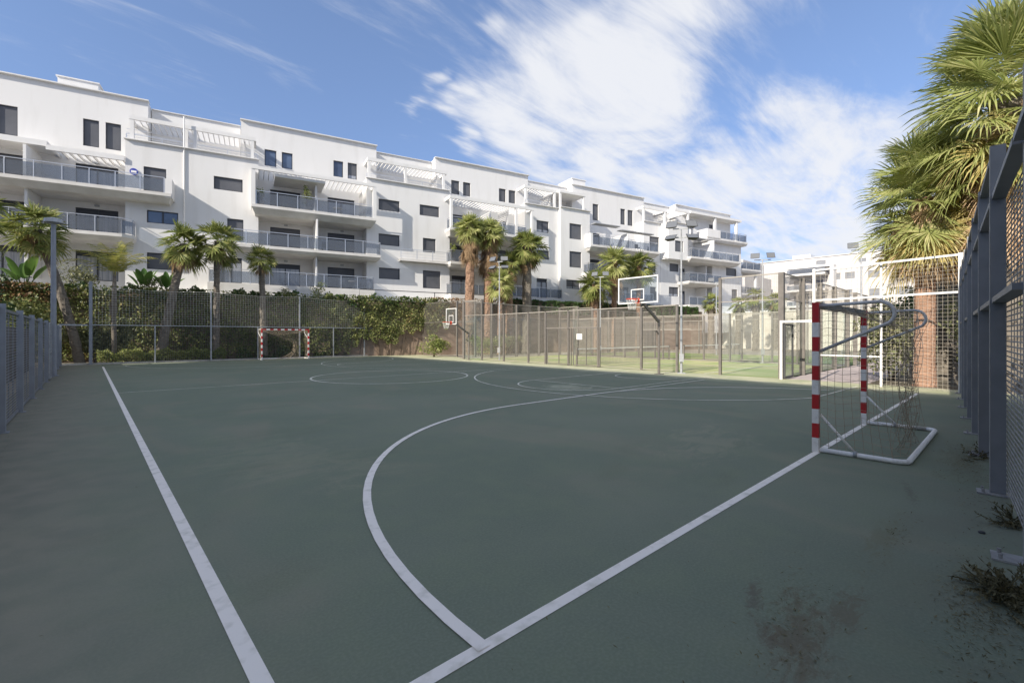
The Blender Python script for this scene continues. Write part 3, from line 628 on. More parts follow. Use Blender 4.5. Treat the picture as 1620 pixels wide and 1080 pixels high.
# ---------------------------------------------------------------- basketball hoops
def hoop(loc, bz, bw, label, bh=1.05, arm0=2.2, reach=1.6):
    """pole at the origin, board towards -x"""
    r = empty('basketball_hoop', loc, 0, label, 'basketball hoop', 'basketball hoops facing across the court')
    p = MB(); p.tube([(0, 0, 0), (0, 0, arm0 + .1)], .055, 10); p.box(-.15, .15, -.15, .15, 0, .02); p.build('pole', M['post'], r, False)
    p = MB(); p.bar((0, 0, arm0), (-reach, 0, bz + .25), .08, .10); p.bar((-.25, 0, arm0 - .35), (0, 0, arm0 - .55), .05); p.build('arm', M['post'], r)
    bx = -reach - .02; p = MB(); h = bw / 2
    p.box(bx - .012, bx + .012, -h + .04, h - .04, bz + .04, bz + bh - .04); bd = p.build('backboard', M['clear'], r)
    p = MB()
    for a in ((-h, -h + .045, bz, bz + bh), (h - .045, h, bz, bz + bh), (-h + .045, h - .045, bz, bz + .045), (-h + .045, h - .045, bz + bh - .045, bz + bh)):
        p.box(bx - .018, bx + .018, *a)
    p.build('frame', M['white'], bd)
    p = MB(); t_ = .035; a, b, c, d = -.295, .295, bz + .12, bz + .12 + .45
    if bw < 1.5: a, b, c, d = -.25, .25, bz + .15, bz + .60
    for q in ((a, a + t_, c, d), (b - t_, b, c, d), (a + t_, b - t_, c, c + t_), (a + t_, b - t_, d - t_, d)): p.box(bx - .019, bx - .0125, *q)
    p.build('target_square', M['white'], bd)
    rz_ = bz + .15; p = MB(); p.tube([(bx - .40 + .225 * cos(2 * pi * k / 24), .225 * sin(2 * pi * k / 24), rz_) for k in range(25)], .014, 6)
    p.box(bx - .18, bx - .02, -.08, .08, rz_ - .03, rz_ + .01); p.box(bx - .03, bx - .02, -.1, .1, rz_ - .14, rz_ + .05); p.build('rim', M['rim'], r)
    p = MB()
    for k in range(12):
        a0 = 2 * pi * k / 12
        for s in (1, -1):
            p.tube([(bx - .40 + (.22 - .10 * t) * cos(a0 + s * t * .55), (.22 - .10 * t) * sin(a0 + s * t * .55), rz_ - .42 * t) for t in (0, .33, .66, 1)], .004, 3, False)
    p.build('hoop_net', M['wrope'], r)
    return r
hoop((17.7, 10.15, 0), 2.9, 1.8, 'near basketball hoop with large clear white-framed board before the padel cage')
hoop((18.9, 24.9, 0), 2.35, 1.15, 'far basketball hoop with smaller low board in front of the fence corner', reach=1.4, arm0=1.75)

# ---------------------------------------------------------------- floodlight poles
def floodlight(mb_parent, x, y, z, yaw, tilt):
    p = MB(); M_ = Matrix.Translation((x, y, z)) @ Matrix.Rotation(yaw, 4, 'Z') @ Matrix.Rotation(tilt, 4, 'X')
    def tf(vs): return [tuple(M_ @ Vector(v)) for v in vs]
    w, h, d = .24, .17, .07
    p.cur = 0
    p.add(tf([(-w, -d, -h), (w, -d, -h), (w, -d, h), (-w, -d, h), (-w * .6, d, -h * .6), (w * .6, d, -h * .6), (w * .6, d, h * .6), (-w * .6, d, h * .6)]),
          [(4, 7, 6, 5), (0, 4, 5, 1), (1, 5, 6, 2), (2, 6, 7, 3), (3, 7, 4, 0)])
    p.cur = 1; p.add(tf([(-w + .02, -d - .002, -h + .02), (w - .02, -d - .002, -h + .02), (w - .02, -d - .002, h - .02), (-w + .02, -d - .002, h - .02)]), [(0, 1, 2, 3)])
    p.cur = 0; p.add(tf([(-w, -d, -h), (w, -d, -h), (w, -d, h), (-w, -d, h)]), [(0, 1, 2, 3)])
    p.build('floodlight', [M['dark'], M['lampglass']], mb_parent)
def lamp(loc, h, heads, label, rad=.046, group='floodlight poles', yaw0=0):
    r = empty('floodlight_pole', loc, yaw0, label, 'floodlight pole', group)
    p = MB(); p.tube([(0, 0, 0), (0, 0, h * .5), (0, 0, h)], [rad * 1.15, rad, rad * .7], 10); p.box(-.16, .16, -.16, .16, 0, .03); p.build('pole', M['galv'], r, False)
    p = MB(); p.bar((-.45, 0, h), (.45, 0, h), .05); 
    if heads == 4: p.bar((-.35, -.1, h + .35), (.35, -.1, h + .35), .04); p.bar((0, 0, h), (0, -.1, h + .35), .05)
    p.build('crossarm', M['galv'], r)
    if heads == 4:
        for x, z, t in ((-.38, h + .5, -.5), (.38, h + .5, -.5), (-.42, h - .05, -.9), (.42, h - .05, -.9)): floodlight(r, x, -.15, z, (.35 if x > 0 else -.35), t)
    else:
        for x in (-.4, .4)[:heads]: floodlight(r, x, -.05, h + .22, (.25 if x > 0 else -.25), -.35)
    p = MB(); p.box(-.09, .09, -.14, -.06, .5, .85); p.build('junction_box', M['galv'], r)
    return r
lamp((18.85, 9.75, 0), 5.85, 4, 'floodlight pole with four lamps right beside the near basketball hoop', yaw0=R(-60))
lamp((19.9, 22.9, 0), 6.1, 4, 'floodlight pole with four lamps in front of the cluster of palms', yaw0=R(-60))
lamp((29.45, 10.15, 0), 6.1, 2, 'two-lamp floodlight pole rising at the right end of the long apartment building', yaw0=R(-60))
lamp((28.9, 21.5, 0), 6.1, 2, 'two-lamp floodlight pole in front of the small palms left of the near backboard', yaw0=R(-60))
lamp((30.5, 5.6, 0), 6.2, 2, 'two-lamp floodlight pole rising above the white frame of the net panel', yaw0=R(-60))
lamp((39.5, 5.7, 0), 6.1, 2, 'most distant two-lamp floodlight pole, next to the trunk of the big palm', yaw0=R(-60))
lamp((39.1, 17.1, 0), 6.1, 2, 'thin two-lamp floodlight pole over the balconies at the far end of the long building', rad=.045, yaw0=R(-60))
lp = empty('street_lamp', (-1.0, 26.2, 0), 0, 'tall pale grey lamp post with a flat head behind the left metal fence', 'street lamp')
p = MB(); p.tube([(0, 0, 0), (0, 0, 6.1)], [.10, .075], 12); p.box(-.16, .16, -.16, .16, 0, .02); p.build('pole', M['bluegrey2'], lp, False)
p = MB(); p.tube([(0, 0, 6.1), (0, 0, 6.16), (0, 0, 6.30), (0, 0, 6.36)], [.1, .30, .28, .1], 14); p.build('lamp_head', M['galv'], lp)

# ================================================================ apartment building
# local frame: x along the facade, y into the building, z up; n = distance in front of the plane of the doors (y = -n)
BO = (20.15, 38.83); BR = math.atan2(-.23429, .97217)
def bw(s, n):      # facade coordinates to world
    return (BO[0] + s * .97217 - n * .23429, BO[1] - s * .23429 - n * .97217)
bld = empty('apartment_building', (*BO, 0), BR, 'long white four-storey apartment building with glass balconies and roof terraces', 'building')
def wall_holes(mb, s0, s1, z0, z1, n, holes, depth=.16):
    """front wall in plane n with openings and their reveals"""
    xs = sorted({s0, s1, *[h[0] for h in holes], *[h[1] for h in holes]}); zs = sorted({z0, z1, *[h[2] for h in holes], *[h[3] for h in holes]})
    for a, b in zip(xs[:-1], xs[1:]):
        for c, d in zip(zs[:-1], zs[1:]):
            mx_, mz = (a + b) / 2, (c + d) / 2
            if any(h[0] < mx_ < h[1] and h[2] < mz < h[3] for h in holes): continue
            mb.add([(a, -n, c), (b, -n, c), (b, -n, d), (a, -n, d)], [(0, 1, 2, 3)])
    for (a, b, c, d) in holes:
        y0 = -n; y1 = -n + depth
        mb.add([(a, y0, c), (b, y0, c), (b, y0, d), (a, y0, d), (a, y1, c), (b, y1, c), (b, y1, d), (a, y1, d)],
               [(0, 4, 5, 1), (3, 2, 6, 7), (0, 3, 7, 4), (1, 5, 6, 2), (4, 7, 6, 5)])
nwin = [0]
def window(h, n, kind, depth=.16):
    """kind: s = shutter down, p = shutter partly up over panes, g = glass, d = sliding door with box and panes, o = door with shutter down"""
    a, b, c, d = h; y = -n + depth; nwin[0] += 1
    m = MB(); t = .05; yf = y - .07
    a1, b1, c1, d1 = a + .01, b - .01, c + .01, d - .01
    for q in ((a1, a1 + t, c1, d1), (b1 - t, b1, c1, d1), (a1 + t, b1 - t, c1, c1 + t), (a1 + t, b1 - t, d1 - t, d1)): m.box(q[0], q[1], yf, y - .004, q[2], q[3])
    w = b - a; split = kind in 'gdp' and w > 1.0
    k = 3 if w > 2.2 and kind == 'p' else 2
    if split:
        for i in range(1, k): xm = a1 + (b1 - a1) * i / k; m.box(xm - .045, xm + .045, yf + .003, y - .006, c1 + t, d1 - t)
    f = m.build('window', M['frame'], bld)
    m = MB(); y2 = yf + .045
    def sheet(z0, z1, matn, nm, yy=y2):
        s_ = MB(); s_.add([(a1 + t, yy, z0), (b1 - t, yy, z0), (b1 - t, yy, z1), (a1 + t, yy, z1)], [(0, 1, 2, 3)]); s_.build(nm, M[matn], f)
    lo, hi = c1 + t, d1 - t
    if kind in 'so': sheet(lo, hi, 'shutter', 'shutter')
    elif kind == 'g': sheet(lo, hi, 'pane', 'pane')
    elif kind == 'p': z = lo + (hi - lo) * .22; sheet(z, hi, 'shutter', 'shutter', y2 - .012); sheet(lo, z, 'curtain', 'pane')
    else: z = hi - .32; sheet(z, hi, 'frame', 'shutter', y2 - .012); sheet(lo, z, 'curtain', 'pane')
WALLBACK = 9.0
def block(s0, s1, n, z0, z1, holes=(), kinds=''):
    """a prism of the building: pierced front, plain sides, back and top"""
    mb = MB(); holes = list(holes); wall_holes(mb, s0, s1, z0, z1, n, holes)
    y0 = -n; y1 = WALLBACK if n < 1 else .0 - .0
    mb.add([(s0, y0, z0), (s1, y0, z0), (s1, y1, z0), (s0, y1, z0), (s0, y0, z1), (s1, y0, z1), (s1, y1, z1), (s0, y1, z1)],
           [(4, 5, 6, 7), (0, 4, 7, 3), (1, 2, 6, 5), (2, 3, 7, 6), (0, 3, 2, 1)])
    mb.build('wall', M['wall'], bld)
    for h, k in zip(holes, kinds): window(h, n, k)
def capstrip(s0, s1, n, z, proud=.22, th=.07, back=.35):
    m = MB(); m.box(s0 - .05, s1 + .05, -n - proud, -n + back, z, z + th); m.build('cornice', M['wall'], bld)
def rail(pts, z, parent, glass=True, gap=1.35, h=1.05, mat_='steel'):
    """top rail, posts and glass along a polyline of (s, n)"""
    P = [(s, -n) for s, n in pts]; m = MB(); gl = MB()
    for (a, b) in zip(P[:-1], P[1:]):
        L = math.hypot(b[0] - a[0], b[1] - a[1]); k = max(1, round(L / gap))
        m.bar((*a, z + h), (*b, z + h), .05, .04)
        for i in range(k + 1):
            t = i / k; x = a[0] + (b[0] - a[0]) * t; y = a[1] + (b[1] - a[1]) * t
            m.box(x - .025, x + .025, y - .025, y + .025, z, z + h - .02)
        dx, dy = (b[0] - a[0]) / L, (b[1] - a[1]) / L
        if glass: gl.bar((a[0] + dx * .03, a[1] + dy * .03, z + .50), (b[0] - dx * .03, b[1] - dy * .03, z + .50), .012, .84)
        else:
            for zz in (.25, .5, .75): m.bar((*a, z + zz), (*b, z + zz), .02)
    m.build('railing', M[mat_], parent)
    if glass: gl.build('balustrade_glass', M['bglass'], parent)
def slab(s0, s1, n, z, th=.45, taper=.35, back=0.0, cornl=0, cornr=0, name='balcony'):
    """balcony slab: thick edge, underside sloping back up to the wall, corners may be cut"""
    m = MB(); pf = [(s0 + cornl, n)] if cornl else [(s0, n)]
    top = [(s0, back), (s0, n - cornl), *( [(s0 + cornl, n)] if cornl else []), *( [(s1 - cornr, n)] if cornr else []), (s1, n - cornr), (s1, back)]
    k = len(top); cxm = (s0 + s1) / 2
    def ins(s, nn, d): return (s + (d if s < cxm else -d) * .4, max(back, nn - d))
    v = [(s, -nn, z) for s, nn in top] + [(s, -nn, z - .22) for s, nn in top] + [(ins(s, nn, taper)[0], -ins(s, nn, taper)[1], z - th) for s, nn in top]
    f = [tuple(range(k)), tuple(range(2 * k, 3 * k))[::-1]]
    for i in range(k):
        j = (i + 1) % k; f += [(i, i + k, j + k, j), (i + k, i + 2 * k, j + 2 * k, j + k)]
    m.add(v, f); return m.build(name, M['slabu'], bld)

Z0, Z1, Z2, Z3, ZP, ZR = 5.45, 8.40, 11.45, 14.45, 15.13, 18.68
BASE = 4.2
# --- recessed parts: plane n = 0 from the ground floor to the roof block
def rec(s0, s1, doors, tops, zt=ZR, r0=None, r1=None):
    """doors: list (sa, sb, kinds for floors 0,1,2); tops: penthouse windows (sa, sb, za, zb, kind) on r0..r1"""
    holes = []; kinds = ''
    for sa, sb, ks in doors:
        for z, k in zip((Z0, Z1, Z2), ks):
            if k == '-': continue
            holes.append((sa, sb, z + .02, z + 2.08)); kinds += k
    block(s0, s1, 0.0, BASE, Z3, holes, kinds)
    hs = [t_[:4] for t_ in tops]; ks = ''.join(t_[4] for t_ in tops)
    block(r0 if r0 is not None else s0, r1 if r1 is not None else s1, .012, Z3, zt, hs, ks)
    capstrip(r0 if r0 is not None else s0, r1 if r1 is not None else s1, .012, zt)
# A
rec(-33, -17.35, [(-31, -28, 'ooo'), (-26.4, -23.5, 'ddo'), (-21.35, -19.05, 'ddd')],
    [(-25.2, -24.2, 14.75, 16.68, 's'), (-20.95, -20.1, 14.8, 16.68, 's'), (-19.75, -18.9, 14.8, 16.68, 's')], r1=-17.35)
# C
rec(-11.5, -.95, [(-9.45, -7.22, 'doo'), (-5.07, -2.85, 'ood')],
    [(-9.85, -9.0, 15.4, 16.72, 'g'), (-8.6, -7.8, 15.4, 16.72, 'g'), (-4.6, -3.8, 15.4, 16.78, 'g'), (-3.42, -2.64, 15.4, 16.8, 'p')])
# E
rec(4.6, 15.0, [(6.3, 8.4, 'ddd'), (10.4, 12.4, 'dod')],
    [(6.25, 7.1, 15.5, 16.85, 's'), (7.5, 8.3, 15.5, 16.85, 's'), (11.5, 12.3, 15.5, 16.85, 's'), (12.65, 13.45, 15.5, 16.85, 's')])
# G
rec(20.8, 31.8, [(23.0, 24.8, 'ddd'), (27.9, 29.3, 'dod')],
    [(23.75, 24.6, 15.05, 16.95, 's'), (28.0, 28.75, 15.05, 16.95, 's'), (29.15, 30.0, 15.05, 16.95, 's')])
# I
rec(36.0, 48.5, [(37.6, 39.2, 'ddd'), (42.0, 43.2, 'ooo')],
    [(40.2, 41.0, 15.2, 17.05, 's'), (44.0, 44.8, 15.0, 16.9, 's')], r0=37.4)
# --- set-back roof blocks over the terraces
def setback(s0, s1, n, holes=(), kinds='', zt=18.62):
    mb = MB(); wall_holes(mb, s0, s1, Z3, zt, n, list(holes)); y0 = -n
    mb.add([(s0, y0, zt), (s1, y0, zt), (s1, WALLBACK, zt), (s0, WALLBACK, zt)], [(0, 1, 2, 3)])
    mb.build('wall', M['wall'], bld)
    for h, k in zip(holes, kinds): window(h, n, k)
    capstrip(s0 + .06, s1 - .06, n, zt, .12, .05)
setback(-17.3, -11.55, -1.0, [(-15.9, -14.0, Z3, 16.0), (-12.6 - .9, -11.9, Z3, 16.0)], 'sd', 18.55)
setback(-.9, 4.55, -1.0, [(.2, 1.6, Z3, 16.1), (2.7, 4.2, Z3, 16.1)], 'dd', 18.55)
setback(15.05, 20.75, -1.0, [(15.4, 16.9, Z3, 16.1), (18.3, 19.8, Z3, 16.1)], 'dd', 18.55)
setback(31.85, 37.35, -1.0, [(32.4, 33.2, Z3, 16.3), (34.6, 35.5, Z3, 16.3)], 'dd', 18.55)
# --- projecting bays
def bay(s0, s1, n, cols, zt=ZP, zb=BASE, cap=True):
    block(s0, s1, n, zb, zt, [c[:4] for c in cols], ''.join(c[4] for c in cols))
    if cap: capstrip(s0, s1, n, zt, .20, .06, .25)
bay(-18.33, -10.3, 1.75, [(-17.33, -16.05, 11.5, 13.45, 's'), (-13.2, -11.35, 12.5, 13.47, 's'), (-17.15, -15.35, 9.55, 10.43, 'g'), (-12.35, -11.3, 8.85, 10.43, 's'),
                          (-17.15, -15.6, 6.3, 7.46, 's'), (-12.9, -11.4, 5.6, 7.5, 'd')])
bay(-2.17, 5.4, 1.75, [(-1.15, .68, 12.55, 13.52, 's'), (2.52, 4.38, 12.55, 13.52, 's'), (-1.15, .68, 9.52, 10.5, 's'), (2.82, 4.05, 9.25, 10.52, 's'),
                       (-1.12, .70, 6.58, 7.55, 's'), (2.82, 4.5, 5.95, 7.58, 's')])
bay(13.58, 17.68, 1.75, [(15.0, 16.5, 12.4, 13.6, 'p'), (15.0, 16.55, 9.6, 10.53, 's'), (15.0, 16.3, 5.5, 7.58, 'd')])
bay(17.70, 21.6, 2.2, [(18.86, 20.45, 12.0, 13.65, 's'), (18.86, 20.45, 8.96, 10.67, 's'), (18.45, 20.2, 6.65, 7.6, 'p')], 15.2)
bay(30.5, 33.3, 1.3, [(31.5, 33.1, 12.55, 13.75, 's'), (31.6, 32.5, 9.3, 10.5, 's'), (31.6, 32.6, 6.0, 7.6, 's')], 15.45)
bay(33.32, 36.7, 2.6, [(34.45, 35.9, 11.95, 13.3, 's')], 15.45, 11.0)
bay(33.32, 36.7, 1.32, [(34.9, 36.5, 9.7, 10.7, 'o'), (34.8, 36.5, 6.6, 7.75, 'p')], 10.99, BASE, False)
bay(42.6, 48.6, 1.6, [(45.4, 47.6, 9.8, 10.85, 's'), (46.6, 47.8, 6.2, 8.0, 's')], 14.5, BASE, False)
# storey terrace floors over bays are closed by the block tops; balustrade rails on the parapets
for s0, s1, n in ((-18.3, -10.35, 1.55), (-2.1, 5.3, 1.55), (13.7, 17.5, 1.55)):
    e = slab(s0, s1, n - .1, Z3 + .03, .05, .02, 0, name='terrace_floor'); rail([(s0, n), (s1, n)], ZP + .06, e, False, 2.2, .42)
# roof boxes
def roofbox(s0, s1, y0, y1, z):
    m = MB(); m.box(s0, s1, y0, y1, 18.6, z); m.box(s0 - .08, s1 + .08, y0 - .08, y1 + .08, z, z + .08); m.build('roof_box', M['wall'], bld)
roofbox(-22.7, -20.5, 1.6, 4.5, 19.9); roofbox(21.5, 23.4, .9, 3.6, 19.75)
# pergolas on the roof terraces
def pergola(s0, s1, n0, n1, z, posts, zb, slats=True, fascia=.28, louvre=None, beam=.14):
    m = MB(); m.box(s0, s1, -n1, -n1 + beam, z - fascia, z); m.box(s0, s0 + beam, -n1 + beam, -n0, z - fascia, z - .003); m.box(s1 - beam, s1, -n1 + beam, -n0, z - fascia, z - .003)
    for s_ in posts: m.box(s_ - .11, s_ + .11, -n1 + .02, -n1 + .24, zb, z - fascia + .002)
    if slats:
        k = int((s1 - s0 - .3) / .33)
        for i in range(1, k): x = s0 + .15 + (s1 - s0 - .3) * i / k; m.box(x - .022, x + .022, -n1 + beam + .002, -n0, z - .09, z - .02)
    if louvre:
        for ls, ln0, ln1 in louvre:
            zz = zb + .15
            while zz < z - fascia - .1: m.box(ls - .03, ls + .03, -ln1, -ln0, zz, zz + .06); zz += .16
    m.build('pergola', M['wall'], bld)
pergola(-18.15, -10.45, -1.0, 1.6, 16.92, (-18.0, -14.9, -14.35, -10.7), Z3, louvre=[(-11.2, -.7, 1.3)])
pergola(-2.05, 5.2, -1.0, 1.6, 17.0, (-1.9, 1.3, 4.9), Z3, louvre=[(4.3, -.7, 1.3)])
pergola(13.65, 17.6, -1.0, 1.6, 17.1, (13.85, 17.4), Z3, louvre=[(17.0, -.7, 1.3)])
m = MB(); m.box(17.75, 21.2, -2.0, .9, 16.85, 17.1); m.box(17.8, 18.0, -1.95, -1.75, Z3, 16.85); m.box(20.9, 21.1, -1.95, -1.75, Z3, 16.85); m.build('terrace_canopy', M['wall'], bld)
pergola(30.55, 34.6, -1.0, 1.2, 17.35, (30.75, 34.3), Z3, louvre=[(34.9, -.7, 1.3)])
pergola(34.65, 37.3, -1.0, 2.4, 17.25, (37.1,), Z3)
# end penthouse canopy and balconies
m = MB(); m.box(38.6, 48.9, -1.5, 0.0, 17.45, 17.75); m.box(43.4, 43.7, -1.4, -1.1, Z3, 17.45); m.box(47.9, 48.2, -1.4, -1.1, Z3, 17.45); m.build('terrace_canopy', M['wall'], bld)
m = MB(); m.box(40.6, 43.2, -2.4, -2.2, Z3 - .3, 15.5); m.box(40.6, 40.8, -2.2, 0, Z3 - .3, 15.5); m.build('parapet', M['wall'], bld)
m = MB(); m.box(38.4, 38.6, -1.9, 0, Z3 - .3, 15.3); m.box(38.6, 39.2, -1.9, -1.7, Z3 - .3, 15.3); m.build('parapet', M['wall'], bld)
e = slab(40.6, 48.9, 2.4, Z3, .5, .2); rail([(43.2, 2.3), (48.7, 2.3), (48.7, 0)], Z3, e)
# --- balconies
def pier(s0, s1, n0, n1, z0, z1, name='side_wall'):
    m = MB(); m.box(s0, s1, -n1, -n0, z0, z1); m.build(name, M['wall'], bld)
# A floor 2
e = slab(-33, -15.6, 3.05, Z2, .58, .5, cornr=.0); rail([(-33, 2.95), (-16.0, 2.95)], Z2, e)
pier(-15.95, -15.55, 1.76, 3.0, Z2 - .3, 12.45)
pier(-23.2, -23.05, 0.01, 2.4, Z2, 13.6)
m = MB(); m.box(-33, -22.3, -1.75, -.0, 13.85, 14.2); m.box(-22.3, -18.36, -1.9, -1.72, 13.6, 13.92)
for i in range(10): x = -22.1 + i * .4; m.box(x - .03, x + .03, -1.72, 0, 13.7, 13.86)
m.build('pergola', M['wall'], bld)
e = slab(-33, -17.7, 3.05, Z1, .45, .4, cornr=.55); rail([(-33, 2.95), (-18.3, 2.95), (-17.8, 2.4), (-17.8, 1.8)], Z1, e)
pier(-23.2, -23.05, 0.01, 2.2, Z1, Z2 - .5); pier(-23.2, -23.05, 0.01, 2.2, Z0, Z1 - .5)
# C
e = slab(-10.75, -1.62, 3.05, Z2, .62, .55); rail([(-10.45, 2.9), (-1.95, 2.9)], Z2, e)
pier(-10.78, -10.50, 0.01 + 1.75, 3.0, Z2 - .2, 14.05); pier(-1.90, -1.62, 2.78, 3.02, Z2 - .2, 14.05)
pergola(-10.75, -1.65, .02, 3.04, 14.3, (), Z2, fascia=.25, louvre=[(-2.5, .2, 1.6)]); 
pier(-6.3, -6.15, .01, 2.3, Z2, 13.7)
m = MB(); m.box(-9.2, -5.6, -2.8, -.1, 13.78, 13.98); m.build('awning_box', M['wall'], bld)
e = slab(-12.6, -1.24, 3.05, Z1, .42, .3); rail([(-12.5, 2.95), (-1.3, 2.95), (-1.3, 1.8)], Z1, e)
pier(-6.28, -6.16, .01, 2.95, Z1, 10.85); pier(-6.28, -6.16, .01, 2.4, Z0, 7.95)
e = slab(-13.5, -1.76, 3.05, Z0, .9, .02); rail([(-13.4, 2.95), (-1.86, 2.95), (-1.86, 1.8)], Z0, e)
# E
e = slab(4.94, 13.9, 3.05, Z2, .62, .55); rail([(5.15, 1.8), (5.15, 2.95), (13.0, 2.95)], Z2, e)
pergola(4.94, 13.9, .02, 3.05, 14.4, (5.1, 11.9, 13.7), Z2, fascia=.28, louvre=[(11.2, .3, 2.6)])
pier(9.3, 9.45, .01, 2.3, Z2, 13.6)
e = slab(5.0, 13.5, 3.05, Z1, .42, .3); rail([(5.1, 1.8), (5.1, 2.95), (13.4, 2.95)], Z1, e)
e = slab(5.0, 17.35, 3.05, Z0, .9, .02); rail([(5.1, 1.8), (5.1, 2.95), (17.3, 2.95), (17.3, 2.3)], Z0, e)
# small balcony on bay 2
e = slab(.6, 5.0, 2.35, Z1 + .02, .10, .05, back=1.76); rail([(.65, 2.3), (5.0, 2.3)], Z1 - .05, e, False, 1.5, .9)
# G
e = slab(20.95, 31.2, 3.2, Z2, .6, .5); rail([(21.3, 3.1), (31.0, 3.1), (31.0, 1.4)], Z2, e)
pier(20.93, 21.25, 2.21, 3.15, Z2 - .3, 12.65); pier(26.4, 26.55, .01, 3.0, Z2, 13.2)
m = MB(); m.box(21.65, 25.2, -3.1, -2.3, 13.78, 13.86); m.box(25.4, 30.4, -3.1, -2.3, 13.44, 13.52); m.build('awning', M['louvre'], bld)
e = slab(20.5, 30.3, 3.2, Z1, .45, .3); rail([(20.7, 2.3), (20.7, 3.1), (30.2, 3.1)], Z1, e); pier(26.4, 26.55, .01, 2.4, Z1, 10.85)
e = slab(21.6, 30.3, 3.2, Z0, .9, .02); rail([(21.7, 3.1), (30.2, 3.1)], Z0, e)
# I
e = slab(36.6, 46.2, 3.2, Z2, .6, .5); rail([(36.8, 2.7), (36.8, 3.1), (46.0, 3.1), (46.0, 1.7)], Z2, e)
pier(41.0, 41.2, .01, 3.0, Z2, 13.9); m = MB(); m.box(36.8, 40.2, -2.8, -1.6, 13.9, 14.0); m.build('awning', M['louvre'], bld)
e = slab(36.3, 42.5, 3.2, Z1, .4, .3); rail([(36.4, 1.4), (36.4, 3.1), (42.4, 3.1), (42.4, 1.7)], Z1, e); pier(41.3, 41.5, .01, 1.6, Z1, 10.8); pier(41.3, 41.5, .01, 1.6, Z0, 7.9)
e = slab(36.3, 42.5, 3.2, Z0, .9, .02); rail([(36.4, 3.1), (42.4, 3.1)], Z0, e)
# right end side balconies
e = slab(48.62, 53.5, 1.4, Z2 - .4, .5, .2, back=-5); rail([(48.7, 1.3), (53.4, 1.3), (53.4, -4.5)], Z2 - .4, e)
e = slab(48.62, 53.5, 1.4, Z1 - .8, .5, .2, back=-5); rail([(48.7, 1.3), (53.4, 1.3), (53.4, -4.5)], Z1 - .8, e)
pier(49.6, 49.9, .6, .9, BASE, Z2 - .9, 'column'); pier(53.0, 53.3, .6, .9, BASE, Z2 - .9, 'column')
m = MB(); m.box(-33, 49.5, -3.4, .0, 2.0, 4.60); m.build('plinth', M['wall'], bld)
# downpipe, number plate
m = MB(); m.tube([(-15.0, -1.80, 9.8), (-15.0, -1.80, 17.4)], .05, 8); m.build('downpipe', M['white'], bld)
m = MB(); k = 24
for a in range(k):
    pass
m.tube([(-17.85, -1.80, 12.95), (-17.85, -1.84, 12.95)], .23, 24); m.build('number_plate', M['oval'], bld)
m = MB(); m.box(-18.0, -17.7, -1.852, -1.842, 12.88, 13.02); m.build('number_plate_lettering', M['white'], bld)
# wall lamps above doors and furniture on the balconies
def chairset(s, n, z, label, group='balcony chairs'):
    x, y = bw(s, n); r = empty('balcony_chair', (x, y, z), BR, label, 'chair', group)
    m = MB(); m.box(-.25, .25, -.25, .25, .42, .46); m.build('seat', M['chair'], r)
    m = MB(); m.box(-.25, .25, .22, .26, .46, .92); m.build('backrest', M['chair'], r)
    for a in (-.22, .22):
        for b in (-.22, .22):
            m = MB(); m.box(a - .02, a + .02, b - .02, b + .02, 0, .42); m.build('leg', M['chair'], r)
chairset(-5.5, 2.0, Z1, 'dark chair on the first floor balcony right of the white screen')
chairset(-21.5, 2.2, Z1, 'dark chair on the curved first floor balcony at the left end')
chairset(39.2, 2.3, Z1, 'dark chair on the narrow balcony near the right end of the long building', )
chairset(-4.2, 2.2, Z0, 'dark chair on the ground floor terrace above the ivy')

def balcony_table(s, n, z, label):
    x, y = bw(s, n); r = empty('balcony_table', (x, y, z), BR, label, 'table', 'balcony tables')
    m = MB(); m.tube([(0, 0, .70), (0, 0, .74)], .42, 16); m.build('table_top', M['pot'], r)
    m = MB(); m.tube([(0, 0, 0), (0, 0, .70)], [.05, .03], 8); m.tube([(0, 0, 0), (0, 0, .03)], .24, 12); m.build('pedestal', M['chair'], r)
balcony_table(-3.3, 2.0, Z0, 'round table between the chairs on the ground floor terrace above the ivy')
balcony_table(-4.5, 1.8, Z2, 'round table on the framed second floor balcony right of the leafy plant')
balcony_table(38.2, 2.2, Z1, 'round table on the narrow balcony near the right end of the long building')
chairset(-2.5, 2.1, Z0, 'dark chair at the right end of the ground floor terrace above the ivy')
chairset(-8.4, 2.0, Z2, 'dark chair on the framed second floor balcony near the yellow-green plant')
chairset(-24.6, 2.0, Z2, 'dark chair on the second floor balcony at the left edge')
chairset(40.6, 2.3, Z1, 'dark chair right of the table on the narrow balcony near the right end')
chairset(38.4, 2.2, Z2, 'dark chair on the wide second floor balcony near the right end')
chairset(28.7, 2.2, Z2, 'dark chair on the balcony below the grey awnings')
for s_, z_ in ((-22.2, Z2 + 2.35), (-8.3, Z1 + 2.3), (-3.9, Z1 + 2.3), (-8.3, Z0 + 2.3), (-3.9, Z0 + 2.3), (-20.2, Z1 + 2.3), (-20.2, Z2 + 2.25)):
    m = MB(); m.box(s_ - .13, s_ + .13, -.10, -.003, z_ - .06, z_ + .06); m.build('wall_lamp', M['galv'], bld)

